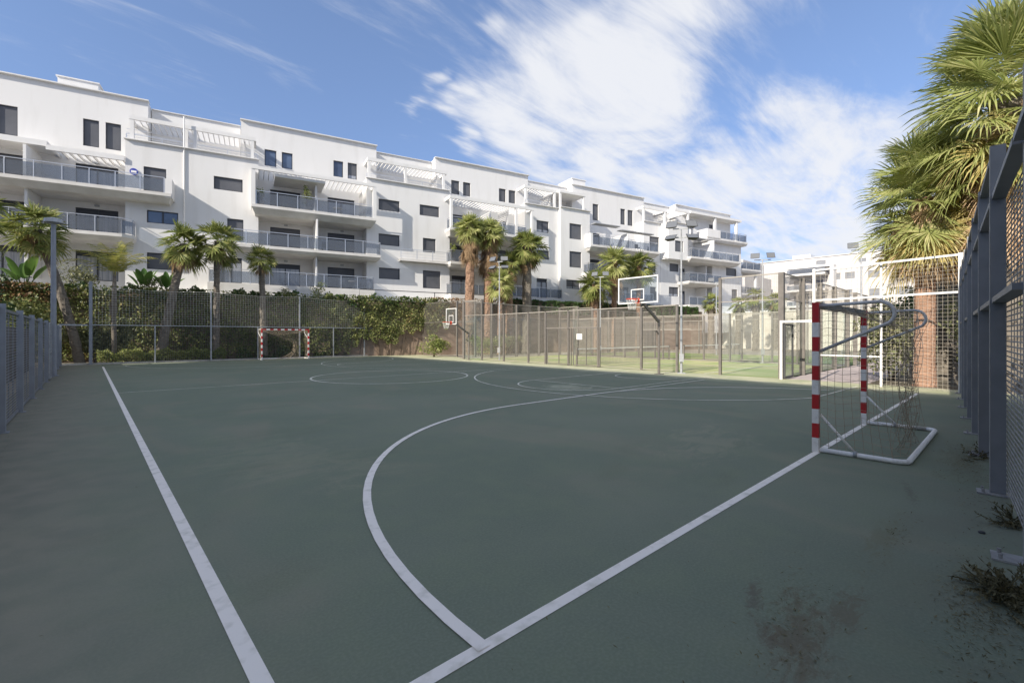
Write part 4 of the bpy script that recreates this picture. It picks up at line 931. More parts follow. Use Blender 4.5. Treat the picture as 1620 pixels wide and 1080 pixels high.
# ---------------------------------------------------------------- second building far right (faces the court, plane x = 112)
fb = empty('apartment_building', (112, 0, 0), 0, 'distant white apartment building with grey shutters behind the padel cages', 'building')
FH = [(17.5, 19.5, 12.9, 14.3), (17.5, 19.3, 9.3, 10.7), (21.6, 23.2, 13.0, 14.3), (24.0, 25.6, 13.0, 14.3), (22.0, 24.2, 9.4, 10.8), (33.2, 35.4, 12.9, 14.3), (37.5, 39.8, 12.9, 14.3),
      (33.2, 35.4, 9.4, 10.8), (37.5, 39.8, 9.4, 10.8), (19.8, 21.0, 16.1, 16.8), (26.5, 28.2, 15.6, 17.2), (13, 15.3, 12.9, 14.3), (13, 15.3, 9.4, 10.8), (8, 10.3, 12.9, 14.3), (8, 10.3, 9.4, 10.8), (3, 5, 12.9, 14.3), (3, 5, 9.4, 10.8)]
m = MB()
ysn = sorted({-30, 52, *[h[0] for h in FH], *[h[1] for h in FH]}); zsn = sorted({-.02, 17.9, *[h[2] for h in FH], *[h[3] for h in FH]})
for a, b in zip(ysn[:-1], ysn[1:]):
    for c, d in zip(zsn[:-1], zsn[1:]):
        if any(h[0] < (a + b) / 2 < h[1] and h[2] < (c + d) / 2 < h[3] for h in FH): continue
        m.add([(0, a, c), (0, b, c), (0, b, d), (0, a, d)], [(0, 3, 2, 1)])
for a, b, c, d in FH:
    m.add([(0, a, c), (0, b, c), (0, b, d), (0, a, d), (.2, a, c), (.2, b, c), (.2, b, d), (.2, a, d)], [(0, 1, 5, 4), (3, 7, 6, 2), (0, 4, 7, 3), (1, 2, 6, 5)])
m.add([(0, -30, 17.9), (0, 52, 17.9), (14, 52, 17.9), (14, -30, 17.9), (0, 52, 0), (14, 52, 0), (14, -30, 0), (0, -30, 0)], [(0, 1, 2, 3), (1, 4, 5, 2), (3, 2, 5, 6), (0, 3, 6, 7)])
m.build('wall', M['wall_in'], fb)
for h in FH:
    w_ = MB(); w_.box(.12, .18, h[0], h[1], h[2], h[3]); w_.build('window', M['farwin'], fb)
m = MB(); m.box(-.25, 14, -30, 52, 17.9, 18.0); m.build('cornice', M['wall'], fb)
for z in (14.6, 11.3, 8.0):
    m = MB(); m.box(-2.6, -.003, 26.0, 33.0, z - .5, z - .1); e = m.build('balcony', M['slabu'], fb)
    m = MB(); m.box(-2.55, -2.5, 26.1, 32.9, z - .1, z + .75); m.build('balustrade_glass', M['bglass'], e)
    m = MB(); m.box(-2.58, -2.48, 26.0, 33.0, z + .75, z + .8); m.build('railing', M['steel'], e)
m = MB(); m.box(-2.6, -.003, 24.6, 25.2, 10.8, 16.0); m.box(-2.6, -.003, 25.2, 33, 15.6, 16.0); m.build('side_wall', M['wall'], fb)
for a in (27.0, 30.2):
    for z in (11.3, 8.0): m = MB(); m.box(-.04, -.005, a, a + 2.1, z - .1, z + 2.1); m.build('window', M['shutter'], fb)
m = MB(); m.box(3, 9, 30, 33.5, 18.0, 19.2); m.build('roof_box', M['wall'], fb)
fb2 = empty('apartment_building', (92, 38, 0), 0, 'pale low block with a sloping awning just right of the long apartment building', 'building')
m = MB(); m.box(0, 14, -3.2, 12, -.02, 13.4); m.build('wall', M['wall_in'], fb2)
m = MB(); m.add([(-1.6, -2.6, 14.2), (-1.6, 3.6, 14.2), (1.2, 3.6, 15.7), (1.2, -2.6, 15.7), (-1.6, -2.6, 14.1), (-1.6, 3.6, 14.1), (1.2, 3.6, 15.6), (1.2, -2.6, 15.6)], [(0, 3, 2, 1), (4, 5, 6, 7), (0, 1, 5, 4), (2, 3, 7, 6), (1, 2, 6, 5), (0, 4, 7, 3)])
m.build('awning', M['slabu'], fb2)
m = MB(); m.box(1.2, 12, -2.4, 10, 13.4, 16.3); m.build('penthouse', M['wall_in'], fb2)
for z in (10.2, 7.0, 3.8):
    for y in (-1.8, 1.9): m = MB(); m.box(-.03, .0 - .002, y, y + 2.3, z, z + 1.4); m.build('window', M['louvre'], fb2)
bw2 = empty('garden_wall', (62, -12, 0), 0, 'pale boundary wall beyond the farther padel cage', 'wall')
m = MB(); m.box(0, .3, 0, 52, -.02, 4.6); m.build('wall', M['beige'], bw2)
m = MB(); m.box(-.05, .35, 0, 52, 4.6, 4.7); m.build('coping', M['white'], bw2)
# the block whose shade lies over the court: it stands left of and behind the photographer
sb = empty('apartment_building', (-24, -30, 0), 0, 'white neighbouring block on the far side of the left fence that shades the court', 'building')
m = MB(); m.box(-12, 0, 0, 59.1, -.02, 22.6); m.build('wall', M['wall'], sb)
m = MB(); m.box(-12.2, .2, -.2, 59.3, 22.6, 22.75); m.build('cornice', M['wall'], sb)
for z in (2.2, 5.4, 8.6, 11.8, 15.0, 18.2):
    for k in range(9): m = MB(); m.box(.0 + .002, .05, 3 + k * 6.3, 4.9 + k * 6.3, z, z + 1.3); m.build('window', M['shutter'], sb)

# ---------------------------------------------------------------- retaining wall and ivy
NW = 4.5
rw = empty('retaining_wall', (*BO, 0), BR, 'tan retaining wall below the apartment terraces', 'wall')
m = MB(); m.box(-34, 37, -NW + .05, -NW + .45, -.02, 4.45); m.build('wall', M['tan'], rw)
m = MB(); m.box(-34, 37, -NW, -NW + .5, 4.45, 4.55); m.build('coping', M['kerb'], rw)
m = MB(); m.box(-34, 37, -NW + .5, -3.35, 3.9, 4.3); m.build('planter_soil', M['soil'], rw)
rng = np.random.default_rng(11)
def sheet_ivy(s0, s1, z0, z1, count, seed, size, hang=None):
    r = np.random.default_rng(seed); s = r.uniform(s0, s1, count); z = z0 + (z1 - z0) * r.uniform(0, 1, count) ** .9
    f = np.sin(s * 1.7) + .7 * np.sin(s * 3.9 + 1) + .5 * np.sin(s * 8.1 + z * 2); c = np.sin(s * 2.3 + z * 1.9) * .5 + np.sin(z * 4 + s * 1.1) * .4 + np.sin(s * 6 - z * 3) * .25
    th = .16 + .20 * (c + 1) * r.uniform(.2, 1, count) + .12 * np.maximum(0, z - 3.6)
    if hang is not None:
        low = hang(s) + .35 * f; keep = z > low; s, z, th, c = s[keep], z[keep], th[keep], c[keep]
        count = len(s)
    keep = r.uniform(0, 1, count) < (.62 + .38 * np.clip(c + .5, 0, 1)); s, z, th = s[keep], z[keep], th[keep]
    return np.stack([s, -(NW + th), z], 1)
ivy = empty('ivy_curtain', (*BO, 0), BR, 'dense dark green ivy hanging over the retaining wall behind the far goal', 'climbing plant')
p1 = sheet_ivy(-30, -6, .1, 4.75, 50000, 1, .14)
p2 = sheet_ivy(-6, 4.2, .1, 4.8, 24000, 2, .14, lambda s: .35 + (s + 6) * .20)
npmesh('foliage', leaves(np.vstack([p1, p2]), .125, (0, -1, .35), .45, .8), 4, M['ivy'], ivy)
r_ = np.random.default_rng(5); cnt = 9000; s = r_.uniform(-30, 3, cnt)
hz = 4.62 + .22 * np.sin(s * 2.1) + .14 * np.sin(s * 5.3) + .1 * np.sin(s * 11)
top = np.stack([s, -(NW - .9 + r_.uniform(0, 1.55, cnt)), hz - r_.uniform(0, .5, cnt) ** 1.5], 1)
npmesh('crest_foliage', leaves(top, .15, (0, -.3, 1), .4, .8), 4, M['hedge'], ivy)
m = MB(); rg = random.Random(4)
for i in range(60):
    s = rg.uniform(-29, 2); m.tube([(s, -NW - .02, .0), (s + rg.uniform(-.3, .3), -NW - .12, 1.5), (s + rg.uniform(-.5, .5), -NW - .1, 3), (s + rg.uniform(-.6, .6), -NW - .1, 4.5)], [.03, .02, .015, .008], 4, False)
m.build('stem', M['bark'], ivy)
rc = empty('creeper', (*BO, 0), BR, 'rusty orange creeper spilling over the wall top at the left end', 'climbing plant', 'rusty creepers')
s = r_.uniform(-26, -21.2, 2600); npmesh('foliage', leaves(np.stack([s, -(NW + r_.uniform(-.3, .75, 2600)), 4.75 - r_.uniform(0, 1.1, 2600) ** 1.4], 1), .14, (0, -.6, .6), .4, .8), 4, M['ivyred'], rc)
rc = empty('creeper', (*BO, 0), BR, 'rusty creeper on the wall top behind the cluster of palms', 'climbing plant', 'rusty creepers')
s = r_.uniform(2.6, 11, 3800); npmesh('foliage', leaves(np.stack([s, -(NW + r_.uniform(-.3, .5, 3800)), 4.9 - r_.uniform(0, 1.7, 3800) ** 1.3 * (.5 + .5 * np.abs(np.sin(s * 2)))], 1), .13, (0, -.6, .6), .4, .8), 4, M['ivyred'], rc)
hd = empty('hedge', (*BO, 0), BR, 'clipped dark green hedge on the wall top right of the palm cluster', 'hedge')
cnt = 16000; s = r_.uniform(10.2, 36, cnt); u = r_.uniform(0, 1, cnt); fr = r_.uniform(0, 1, cnt) < .62
n_ = np.where(fr, NW + .35 + .1 * np.sin(s * 5) + r_.uniform(-.08, .06, cnt), NW - .8 + 1.2 * u); z = np.where(fr, 3.7 + 1.3 * u, 4.98 + .07 * np.sin(s * 3) + r_.uniform(-.08, .05, cnt))
npmesh('foliage', leaves(np.stack([s, -n_, z], 1), .15, (0, -.6, .6), .45, .8), 4, M['hedge'], hd)
m = MB(); m.box(10.2, 36, -(NW + .28), -(NW - .6), 3.85, 4.9); m.build('branches', M['bark'], hd)
m = MB(); m.tube([(-3.2, -4.1, 4.4), (-3.2, -4.1, 5.35), (9.5, -4.1, 5.35), (9.5, -4.1, 4.4)], .035, 6); m.tube([(3.1, -4.1, 4.4), (3.1, -4.1, 5.33)], .035, 6)
tag(m.build('handrail', M['dark'], None, loc=(*BO, 0), rz=BR), 'thin dark handrail along the wall top between the far goal and the palms', 'handrail')

# ---------------------------------------------------------------- plants
def shrub(name, loc, rx, ry, h, count, material, label, cat, group=None, size=.14, stems=5, zb=.05, seed=1, seeds=9):
    """several overlapping clumps of leaves on visible stems"""
    o = empty(name, loc, 0, label, cat, group); r = np.random.default_rng(seed)
    cl = []
    for _ in range(seeds): a = r.uniform(0, 2 * pi); q = r.uniform(0, .75) ** .6; cl.append((rx * q * cos(a), ry * q * sin(a), zb + h * r.uniform(.25, .85), r.uniform(.28, .5)))
    P = []
    for (x, y, z, q) in cl:
        k = count // seeds; d = r.normal(size=(k, 3)); d /= np.linalg.norm(d, axis=1)[:, None]; rad = r.uniform(.35, 1.08, k)[:, None] ** .6
        P.append(np.array([x, y, z]) + d * rad * np.array([rx * q * 1.3, ry * q * 1.3, h * q * .62]))
    P = np.vstack(P); P[:, 2] = np.maximum(P[:, 2], .03)
    npmesh('foliage', leaves(P, size, (0, 0, 1), .25, .55, r), 4, material, o)
    m = MB(); rg = random.Random(seed)
    for _ in range(stems):
        c = rg.choice(cl); m.tube([(rg.uniform(-.1, .1) * rx, rg.uniform(-.1, .1) * ry, 0), (c[0] * .5, c[1] * .5, c[2] * .6), (c[0], c[1], c[2])], [.03, .02, .008], 5, False)
    m.build('stem', M['bark'], o); return o

def fan_leaf(r, size, nseg, petiole, az, el, origin, droop=.5, fold=.25, spread=135, roll=0.0, segw=1.0, tilt=.3):
    """list of blade quads of one fan leaf + petiole quad; returns arrays (faces,4,3)"""
    d = np.array([cos(el) * cos(az), cos(el) * sin(az), sin(el)]); up = np.array([0, 0, 1.0])
    side = np.cross(d, up); nl = np.linalg.norm(side); side = side / nl if nl > 1e-3 else np.array([sin(az), -cos(az), 0.]); nrm = np.cross(side, d)
    cr, sr = cos(roll), sin(roll); side, nrm = side * cr + nrm * sr, nrm * cr - side * sr
    sag = petiole * .12 * (1 + droop); hub = origin + d * petiole - up * sag
    d2 = d - up * (.25 * droop + tilt); d2 /= np.linalg.norm(d2); nrm = np.cross(side, d2)
    Q = []
    w = .016 * size / .9 + .010
    Q.append([origin - side * w, origin + side * w, hub + side * w * .6, hub - side * w * .6])
    for i in range(nseg):
        t = -1 + 2 * (i + .5) / nseg; a = R(spread) * t + r.uniform(-.03, .03)
        ln = size * (1 - .28 * t * t) * r.uniform(.9, 1.06)
        v = d2 * cos(a) + side * sin(a); v = v + nrm * (fold * abs(sin(a))); v /= np.linalg.norm(v)
        per = np.cross(v, nrm); per /= np.linalg.norm(per) + 1e-9
        hw = ln * .50 * R(spread) / nseg * 1.0 * segw
        g = droop * ln * r.uniform(.3, 1.1)
        p0 = hub; p1 = hub + v * ln * .55 - up * g * .10; p2 = hub + v * ln * .82 - up * g * .30; p3 = hub + v * ln * 1.0 - up * g * .62
        rg_ = nrm * hw * .5
        Q.append([p0, p1 - per * hw - rg_, p2 - per * hw * .5, p1 + rg_ * .3]); Q.append([p0, p1 + rg_ * .3, p2 + per * hw * .5, p1 + per * hw - rg_])
        Q.append([p1 - per * hw * .8 , p2 - per * hw * .5, p3, p2 + per * hw * .5])
    return np.array(Q)
def fan_palm(name, base, top, label, group, nleaf=34, size=.75, pet=.8, nseg=16, skirt=10, skirtlen=1.0, tr=(.24, .15), material='fan', trunk='trunk', seed=1, el0=-60, el1=80, lean=None, deadmat='dead', skr=.3, boots=True, spreadz=.5, dead_frac=.0):
    """base (x, y) on the ground, top (x, y, z) = where the crown starts"""
    o = empty(name, (base[0], base[1], 0), 0, label, 'palm tree', group); r = np.random.default_rng(seed)
    B = np.array([0, 0, -.05]); T = np.array([top[0] - base[0], top[1] - base[1], top[2]])
    m = MB(); k = 26; n = 14; pts = []
    mid = (B + T) / 2 + (np.array(lean) if lean else 0)
    ring = []
    for i in range(k + 1):
        t = i / k; p = (1 - t) ** 2 * B + 2 * t * (1 - t) * mid + t * t * T; rad = tr[0] + (tr[1] - tr[0]) * t + .10 * tr[0] * max(0, 1 - t * 9)
        for q in range(n):
            a = 2 * pi * q / n + (i % 2) * pi / n; b = rad * (1 + (.12 * r.uniform(-1, 1) if boots else .035 * r.uniform(-1, 1)))
            ring.append((p[0] + b * cos(a), p[1] + b * sin(a), p[2]))
    fs = [(i * n + q, i * n + (q + 1) % n, (i + 1) * n + (q + 1) % n, (i + 1) * n + q) for i in range(k) for q in range(n)]
    m.add(ring, fs)
    if boots:      # stubs of cut leaf bases
        for i in range(int(T[2] * 34)):
            t = r.uniform(.05, 1); p = (1 - t) ** 2 * B + 2 * t * (1 - t) * mid + t * t * T; rad = tr[0] + (tr[1] - tr[0]) * t; a = r.uniform(0, 2 * pi); e = np.array([cos(a), sin(a), 0]); sd_ = np.array([-sin(a), cos(a), 0]) * .035
            q0 = p + e * rad * .9; q1 = p + e * (rad + .05) + np.array([0, 0, .10])
            m.add([q0 - sd_, q0 + sd_, q1 + sd_ * .5, q1 - sd_ * .5, p + e * rad * .9 + np.array([0, 0, .12])], [(0, 1, 2, 3), (3, 2, 4)])
    m.build('trunk', M[trunk], o)
    Q = []
    for i in range(nleaf):
        t = (i + .5) / nleaf; az = i * 2.39996 + r.uniform(-.3, .3); el = R(el0 + (el1 - el0) * t ** .85) + r.uniform(-.12, .12)
        org = T + np.array([0, 0, (t - .5) * spreadz]); s_ = size * (.85 + .25 * sin(pi * t)) * r.uniform(.85, 1.1)
        Q.append(fan_leaf(r, s_, nseg, pet * r.uniform(.75, 1.1) * (1 if t < .85 else .7), az, el, org, droop=.6 * (1 - t) + .12, roll=r.uniform(-.8, .8), fold=r.uniform(.1, .4), tilt=r.uniform(.1, .9)))
    q_ = np.vstack(Q[:]).reshape(-1, 3); npmesh('crown', q_, 4, M[material], o)
    if dead_frac:
        Q = []
        for i in range(int(nleaf * dead_frac)):
            az = r.uniform(0, 2 * pi); el = R(r.uniform(-60, 15)); org = T + np.array([0, 0, -spreadz * .4 + r.uniform(-.1, .5)])
            Q.append(fan_leaf(r, size * r.uniform(.7, 1), nseg, pet * r.uniform(.7, 1.1), az, el, org, droop=r.uniform(.4, 1.2), roll=r.uniform(-.9, .9), fold=.3, tilt=r.uniform(.3, 1.2)))
        npmesh('dry_fronds', np.vstack(Q).reshape(-1, 3), 4, M['dryfrond'], o)
    if skirt:
        Q = []
        for i in range(skirt):
            az = i * 2.39996 + r.uniform(-.3, .3); el = R(-74) + r.uniform(-.15, .2); z = -r.uniform(0, skirtlen)
            t = max(0, (T[2] + z) / T[2]); p = (1 - t) ** 2 * B + 2 * t * (1 - t) * mid + t * t * T
            org = p + np.array([cos(az), sin(az), 0]) * tr[1] * 1.2
            Q.append(fan_leaf(r, size * r.uniform(.75, 1.1), max(9, nseg - 4), pet * skr * r.uniform(.6, 1.2), az, el, org, droop=.5, fold=.15, spread=50, segw=1.1, roll=r.uniform(-.7, .7)))
        npmesh('dead_leaf_skirt', np.vstack(Q).reshape(-1, 3), 4, M[deadmat], o)
    return o
# left group behind the net fence
GL = 'fan palms between the net fence and the ivy'
fan_palm('fan_palm', (3.3, 36.0), (4.6, 36.1, 7.5), 'leaning fan palm with a curved lower trunk standing left of its straight neighbour', GL, 40, .85, .85, 18, 22, 1.1, (.27, .22), seed=21, lean=(-.25, 0, -.9), trunk='trunkg')
fan_palm('fan_palm', (6.3, 35.9), (6.35, 35.9, 7.9), 'slender straight fan palm left of the far goal with airy crown', GL, 34, .85, .95, 18, 14, .7, (.20, .15), seed=22, trunk='trunkg')
fan_palm('fan_palm', (9.2, 35.9), (9.0, 35.8, 6.9), 'short-crowned fan palm rising right behind the far goal', GL, 22, .65, .6, 16, 6, .5, (.24, .16), seed=23, trunk='trunkg', el0=-25)
fan_palm('fan_palm', (-.3, 36.8), (-2.1, 36.7, 7.6), 'tilted dark fan palm partly hidden by the tall lamp post', GL, 36, .95, .9, 18, 16, .8, (.24, .2), seed=24, lean=(.3, 0, 0), trunk='trunkg')
fan_palm('fan_palm', (-4.6, 34.5), (-4.7, 34.3, 7.3), 'fan palm cut by the left edge of the picture with big drooping leaves', GL, 48, 1.15, 1.1, 20, 10, .8, (.25, .2), seed=25, el0=-65)
# cluster in the middle
GC = 'fan palms clustered left of the padel cages'
def onwall(s, n): return bw(s, n)
for s, n, zt, lab, kw in (
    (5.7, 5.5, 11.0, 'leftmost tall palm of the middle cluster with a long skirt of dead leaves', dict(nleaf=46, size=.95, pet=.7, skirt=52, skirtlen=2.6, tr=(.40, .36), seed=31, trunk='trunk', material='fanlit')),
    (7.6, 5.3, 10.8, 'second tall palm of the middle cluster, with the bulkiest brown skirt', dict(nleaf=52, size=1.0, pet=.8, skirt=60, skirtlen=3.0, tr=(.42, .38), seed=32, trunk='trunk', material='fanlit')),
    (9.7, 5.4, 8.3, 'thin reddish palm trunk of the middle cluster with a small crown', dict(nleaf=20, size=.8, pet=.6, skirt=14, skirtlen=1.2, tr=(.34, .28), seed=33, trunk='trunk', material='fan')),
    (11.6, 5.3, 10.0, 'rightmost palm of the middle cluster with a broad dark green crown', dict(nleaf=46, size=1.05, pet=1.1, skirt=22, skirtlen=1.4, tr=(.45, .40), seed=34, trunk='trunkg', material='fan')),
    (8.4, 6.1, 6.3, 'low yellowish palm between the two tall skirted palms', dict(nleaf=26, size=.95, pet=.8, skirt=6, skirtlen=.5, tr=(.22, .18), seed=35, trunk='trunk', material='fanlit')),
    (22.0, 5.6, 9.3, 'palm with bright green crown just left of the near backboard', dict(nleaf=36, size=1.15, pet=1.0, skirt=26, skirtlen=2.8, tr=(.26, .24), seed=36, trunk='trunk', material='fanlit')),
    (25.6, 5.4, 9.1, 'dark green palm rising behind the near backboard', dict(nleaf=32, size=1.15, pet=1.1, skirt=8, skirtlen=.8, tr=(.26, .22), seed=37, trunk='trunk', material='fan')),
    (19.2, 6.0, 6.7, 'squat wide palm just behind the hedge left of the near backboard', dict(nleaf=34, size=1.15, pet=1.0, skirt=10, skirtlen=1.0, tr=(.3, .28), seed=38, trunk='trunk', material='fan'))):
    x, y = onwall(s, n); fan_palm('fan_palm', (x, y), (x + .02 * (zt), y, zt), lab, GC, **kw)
# distant palms
GD = 'distant palms beyond the padel cages'
for i, (x, y, zt, lab) in enumerate(((54.6, 24.5, 5.6, 'small distant palm right of the near hoop pole'), (57.5, 22.5, 5.3, 'small distant palm in front of the pale boundary wall'),
                         (53.2, 19.0, 5.8, 'distant palm directly behind the right pole of the padel cage'), (56.6, 18.2, 5.4, 'distant palm nearest the glass corner of the padel cage'))):
    fan_palm('fan_palm', (x, y), (x, y, zt), lab, GD, nleaf=18, size=.75, pet=.7, nseg=12, skirt=4, tr=(.36, .32), seed=50 + i, trunk='trunkg')
# big palms at the right
GR = 'big fan palms at the right behind the net panel'
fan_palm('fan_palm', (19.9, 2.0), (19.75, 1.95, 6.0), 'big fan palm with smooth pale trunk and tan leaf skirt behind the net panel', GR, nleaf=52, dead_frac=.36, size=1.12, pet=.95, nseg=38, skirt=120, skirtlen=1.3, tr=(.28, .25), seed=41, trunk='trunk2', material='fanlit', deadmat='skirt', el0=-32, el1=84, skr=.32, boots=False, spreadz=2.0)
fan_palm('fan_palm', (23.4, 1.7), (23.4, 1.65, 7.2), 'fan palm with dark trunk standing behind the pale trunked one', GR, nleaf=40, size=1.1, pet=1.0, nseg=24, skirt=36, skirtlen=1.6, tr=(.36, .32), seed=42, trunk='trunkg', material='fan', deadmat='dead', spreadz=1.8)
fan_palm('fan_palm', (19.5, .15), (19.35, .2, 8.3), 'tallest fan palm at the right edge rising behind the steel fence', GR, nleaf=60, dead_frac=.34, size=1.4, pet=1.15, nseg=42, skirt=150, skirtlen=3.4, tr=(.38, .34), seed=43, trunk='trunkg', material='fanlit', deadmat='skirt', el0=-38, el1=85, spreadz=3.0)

# feather palm at the left
fp = empty('feather_palm', (1.15, 36.2, 0), 0, 'slim young feather palm with arching yellowish fronds near the tall fence post', 'palm tree')
m = MB(); m.tube([(0, 0, 0), (.03, 0, 1.5), (0, 0, 2.8), (.0, 0, 3.0), (.02, 0, 3.6), (.05, 0, 5.4)], [.16, .13, .12, .19, .14, .07], 12); m.build('trunk', M['trunkg'], fp, True)
Q = []; r = np.random.default_rng(61)
for i in range(13):
    az = i * 2.39996; el = R(r.uniform(55, 88)); L = r.uniform(2.2, 3.0); p = np.array([.05, 0, 5.0]); d = np.array([cos(el) * cos(az), cos(el) * sin(az), sin(el)]); side = np.array([-sin(az), cos(az), 0])
    for k in range(26):
        t = k / 26; d = d - np.array([0, 0, .05 * (1 + t)]); d /= np.linalg.norm(d); p2 = p + d * L / 26
        Q.append([p + side * .012, p2 + side * .012, p2 - side * .012, p - side * .012])
        if k > 4:
            ll = .52 * sin(pi * min(1, t * .9 + .1)) ** .7
            for s_ in (1, -1):
                v = side * s_ * .8 + d * .55 + np.array([0, 0, -.35 + r.uniform(-.15, .15)]); v /= np.linalg.norm(v); e_ = p + v * ll
                Q.append([p - d * .01, p + d * .045, e_ + d * .01, e_ - d * .018])
        p = p2
npmesh('crown', np.array(Q).reshape(-1, 3), 4, M['feather'], fp)

# paddle-leaved plants on the terrace edge
def paddle_plant(loc, label, n, L, seed):
    o = empty('banana_plant', loc, 0, label, 'plant', 'paddle-leaved plants on the terrace edge'); r = random.Random(seed); m = MB(); st = MB()
    for i in range(n):
        az = i * 2.4 + r.uniform(-.3, .3); el = R(r.uniform(50, 82)); d = Vector((cos(el) * cos(az), cos(el) * sin(az), sin(el))); side = d.cross(Vector((0, 0, 1))).normalized(); l = L * r.uniform(.75, 1.1)
        p = Vector((0, 0, .1)); st.tube([p, p + d * l * .45], [.03, .015], 5, False); p = p + d * l * .42; k = 8; rows = []
        for j in range(k + 1):
            t = j / k; w = .17 * L / 1.6 * math.sin(pi * min(1, .08 + t * .92)) ** .6; nn = side.cross(d)
            rows.append((p - side * w + nn * w * .3, p.copy(), p + side * w + nn * w * .3)); d = (d - Vector((0, 0, .035 + .05 * t))).normalized(); p = p + d * l * .58 / k
        b = len(m.v)
        for a in rows: m.v += [tuple(q) for q in a]
        for j in range(k):
            for c in (0, 1): m.f.append((b + j * 3 + c, b + j * 3 + c + 1, b + (j + 1) * 3 + c + 1, b + (j + 1) * 3 + c)); m.mi.append(0)
    m.build('leaf_blade', M['banana'], o, True); st.build('stem', M['hedge'], o); return o
for s, lab, n, L in ((-22.6, 'bright paddle-leaved plant at the left end of the terrace edge', 11, 2.2), (-16.9, 'paddle-leaved plant left of the leaning fan palm', 10, 2.0), (-15.7, 'smaller paddle-leaved plant close behind the leaning fan palm', 8, 1.8)):
    x, y = bw(s, 4.0); paddle_plant((x, y, 4.2), lab, n, L, int(-s * 10))
def ter(s, n, z=4.2): x, y = bw(s, n); return (x, y, z)
shrub('shrub', ter(-20.2, 4.1), .85, .6, 1.9, 1500, M['olive'], 'tall grey-green shrub on the terrace edge right of the lamp post', 'shrub', 'shrubs on the terrace edge', .12, seed=3, zb=.1)
shrub('shrub', ter(-16.4, 4.0), .8, .6, 1.3, 1100, M['olive'], 'grey-green shrub between the two paddle-leaved plants', 'shrub', 'shrubs on the terrace edge', .12, seed=4, zb=.1)
shrub('shrub', ter(-24.3, 4.3), 1.0, .6, 1.2, 1200, M['hedge'], 'dark shrub at the far left of the terrace edge', 'shrub', 'shrubs on the terrace edge', .12, seed=5, zb=.1)
shrub('shrub', ter(-6.3, 4.0), .5, .4, 1.6, 500, M['bush'], 'bright green bush on the terrace edge below the white balcony screens', 'shrub', 'shrubs on the terrace edge', .12, seed=6, zb=.1)
shrub('shrub', ter(-8.6, 4.0), .4, .4, 1.0, 350, M['olive'], 'small pale bush left of the bright one on the terrace edge', 'shrub', 'shrubs on the terrace edge', .11, seed=7, zb=.1)
# balcony plants
for i, (s, n, z, h, lab) in enumerate(((-10.1, 2.6, Z2, 1.5, 'yellow-green potted plant in the left corner of the framed second floor balcony'), (-6.9, 2.5, Z2, 1.9, 'tall leafy potted plant in the middle of the framed second floor balcony'), (5.5, 2.5, Z1, 1.5, 'yellow-green potted plant on the balcony behind the tall skirted palms'))):
    x, y = bw(s, n); o = shrub('potted_plant', (x, y, z), .35, .3, h, 330, M['bush'], lab, 'potted plant', 'potted plants on the balconies', .13, seed=70 + i, zb=.35)
    m = MB(); m.tube([(0, 0, 0), (0, 0, .38)], [.16, .22], 10); m.build('pot', M['pot'], o)
# planting along the far fence
shrub('bush', (19.6, 30.2, 0), 1.3, .9, 1.7, 2600, M['bush'], 'bright bush at the foot of the corner fence post behind the far basket', 'bush', 'bushes by the far basket', .13, seed=11)
shrub('bush', (17.3, 35.7, 0), 1.0, .35, 1.3, 1200, M['olive'], 'thin pale bush in the corner behind the net fence', 'bush', 'bushes by the far basket', .12, seed=12)
shrub('bush', (23.4, 29.4, 0), 1.5, 1.0, 1.5, 2000, M['bush'], 'light green bush between the corner fence and the middle palms', 'bush', 'bushes by the far basket', .13, seed=13)
shrub('bush', (26.5, 29.8, 0), 1.8, 1.0, 1.6, 2000, M['olive'], 'pale bush under the reddish thin palm', 'bush', 'bushes by the far basket', .13, seed=14)
# low hedge strip behind the fence
lh = empty('low_hedge', (0, 35.75, 0), 0, 'low yellow-green hedge strip at the foot of the ivy behind the far fence', 'hedge')
cnt = 9000; x = r_.uniform(.4, 6.8, cnt); npmesh('foliage', leaves(np.stack([x, r_.uniform(-.35, .4, cnt), (.75 + .10 * np.sin(x * 4) + .08 * np.sin(x * 9)) * r_.uniform(0, 1, cnt) ** .6], 1), .10, (0, 0, 1), .3, .6), 4, M['bush'], lh)
m = MB()
for i in range(30): m.tube([(.5 + i * .21, 0, 0), (.5 + i * .21 + .05, .02, .6)], .012, 4, False)
m.build('stem', M['bark'], lh)
lh = empty('ground_plants', (0, 35.9, 0), 0, 'dark low planting at the foot of the ivy right of the far goal', 'plant')
cnt = 4000; x = r_.uniform(7.5, 18, cnt); npmesh('foliage', leaves(np.stack([x, r_.uniform(-.5, .3, cnt), np.maximum(.02, (.45 + .35 * np.sin(x * 1.9) + .2 * np.sin(x * 5)) * r_.uniform(0, 1, cnt))], 1), .14, (0, 0, 1), .3, .6), 4, M['hedge'], lh)
# vegetation behind the left fence
for i, (x, y, rx, ry, h, mt, lab) in enumerate(((-3.6, 13.0, 1.2, 2.0, 2.6, 'hedge', 'dark bush behind the nearest panels of the left fence'), (-3.8, 18.5, 1.3, 2.6, 3.0, 'hedge', 'dark leafy bush rising over the left fence'), (-3.9, 24.5, 1.5, 2.6, 3.4, 'olive', 'feathery grey-green bush rising over the left fence beside the lamp post'),
                                           (-3.6, 30.5, 1.5, 2.4, 3.6, 'hedge', 'dark bush behind the lamp post'), (-2.6, 36.6, 1.3, .8, 3.6, 'ivy', 'dark bush in the far left corner beyond the gateway'), (.3, 37.2, 1.6, .5, 2.6, 'olive', 'pale feathery bush behind the gateway frame'))):
    shrub('bush', (x, y, 0), rx, ry, h, 5200, M[mt], lab, 'bush', 'bushes behind the left fence', .17, 8, seed=80 + i, seeds=16)
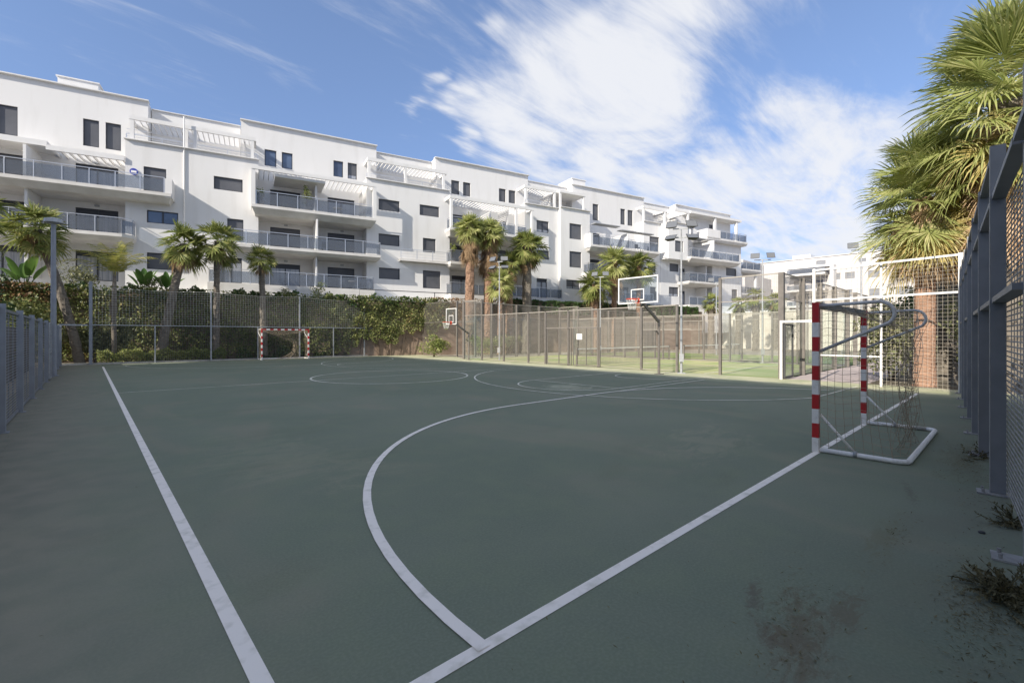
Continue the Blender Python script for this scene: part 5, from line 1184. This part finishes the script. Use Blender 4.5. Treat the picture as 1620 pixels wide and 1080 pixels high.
# shrubs behind the net panel and along the right fence
shrub('bush', (21.4, 3.0, 0), 1.3, .9, 2.6, 7000, M['olive'], 'grey-green bush seen through the goal net, left of the pale palm trunk', 'bush', 'bushes around the big palms', .13, seed=91, seeds=14)
shrub('bush', (21.6, .9, 0), 1.2, .9, 2.9, 4600, M['olive'], 'thin twiggy bush between the big palms and the end of the steel fence', 'bush', 'bushes around the big palms', .13, seed=92)
shrub('bush', (27.3, 1.7, 0), 2.0, 1.4, 3.9, 6500, M['bush'], 'yellow-green bush behind the dark palm trunk', 'bush', 'bushes around the big palms', .16, seed=93)
shrub('bush', (27.5, 3.2, 0), 1.8, .9, 3.6, 3600, M['hedge'], 'dark hedge clump beyond the big palms', 'bush', 'bushes around the big palms', .16, seed=94, seeds=14)
for i, x in enumerate((3.5, 7.0, 10.5, 14.0)):
    shrub('bush', (x, -1.9 + .06 * x, 0), 2.0, .8, 3.2, 5200, M['ivy'], ('dense dark bush behind the wires of the steel fence, nearest the right edge', 'dense dark bush behind the second stretch of the steel fence', 'dense dark bush behind the middle of the steel fence', 'dense dark bush behind the far end of the steel fence')[i], 'bush', 'bushes behind the steel fence', .15, 8, seed=100 + i, seeds=18)
# weeds and debris at the foot of the right fence
def weed(loc, w, h, n, label, seed, flat=.25):
    o = empty('weed', loc, 0, label, 'weed', 'weeds along the steel fence'); r = np.random.default_rng(seed); Q = []; m = MB()
    for i in range(n):
        a = r.uniform(0, 2 * pi); d = np.array([cos(a), sin(a) * .6, r.uniform(.05, 1.1)]); d /= np.linalg.norm(d); L = h * r.uniform(.5, 1.2)
        b = np.array([r.normal() * w * .35, r.normal() * w * .15, .01]); pts = []; p = b.copy()
        for k in range(7): pts.append(tuple(p)); d = d + np.array([r.normal() * .12, r.normal() * .12, -.04]); d /= np.linalg.norm(d); p = p + d * L / 6; p[2] = max(.006, p[2])
        m.tube(pts, [.004] * 6 + [.001], 3, False)
        P = np.array(pts)
        for k in range(1, 7):
            for _ in range(5):
                v = r.normal(size=3); v /= np.linalg.norm(v); v = v * .7 + d * .6; s_ = np.cross(v, [0, 0, 1.]); s_ /= np.linalg.norm(s_) + 1e-6; l = r.uniform(.02, .05); c = P[k] + (P[k - 1] - P[k]) * r.uniform()
                Q.append([c, c + v * l * .5 + s_ * .006, c + v * l, c + v * l * .5 - s_ * .006])
    Q = np.array(Q).reshape(-1, 3); Q[:, 2] = np.maximum(Q[:, 2], .004)
    m.build('stem', M['litter'], o); npmesh('foliage', Q, 4, M['litter'], o)
weed((4.2, .02, 0), .34, .22, 60, 'large scraggly dry weed at the foot of the fence post nearest the camera', 1)
weed((5.85, .02, 0), .2, .16, 24, 'small dry weed between the two nearest base plates', 2)
weed((8.9, .30, 0), .5, .20, 30, 'low weed at the foot of the third visible fence post', 3)
shrub('weed', (10.0, .28, 0), .12, .16, 1.5, 420, M['bush'], 'upright green weed growing up between the farther fence posts', 'weed', 'weeds along the steel fence', .07, 3, seed=120, seeds=6)
def litter(cx, cy, lx, ly, n, seed, rot=0.):
    r = np.random.default_rng(seed); a = r.normal(size=(n, 2)) * np.array([lx, ly]); c, s_ = cos(rot), sin(rot)
    return np.stack([cx + a[:, 0] * c - a[:, 1] * s_, cy + a[:, 0] * s_ + a[:, 1] * c, r.uniform(.003, .014, n)], 1)
P = np.vstack([litter(8.4, .42, .8, .14, 1300, 1, .05), litter(3.95, .14, .40, .10, 1500, 2), litter(4.9, .65, .35, .05, 160, 3), litter(2.9, .85, .35, .10, 260, 4, .2), litter(6.0, .2, .8, .1, 300, 5), litter(11, .5, 1.5, .12, 400, 6),
               np.stack([r_.uniform(-.3, 14, 260), r_.uniform(.2, 26, 260), np.full(260, .004)], 1), litter(-.85, 14, .06, 5, 700, 7), litter(2.6, 1.1, .6, .35, 60, 8)])
tag(npmesh('leaf_litter', leaves(P, .024, (0, 0, 1), .85, .22), 4, M['litter']), 'scattered dry needles and leaf crumbs on the court floor', 'leaf litter', kind='stuff')
m = MB(); m.tube([(0, 0, .001), (0, 0, .010), (0, 0, .018)], [.021, .023, .017], 10)
tag(m.build('bottle_cap', M['dark'], None, True, loc=(5.40, .19, 0)), 'tiny black cap lying on the court near the right fence', 'cap')
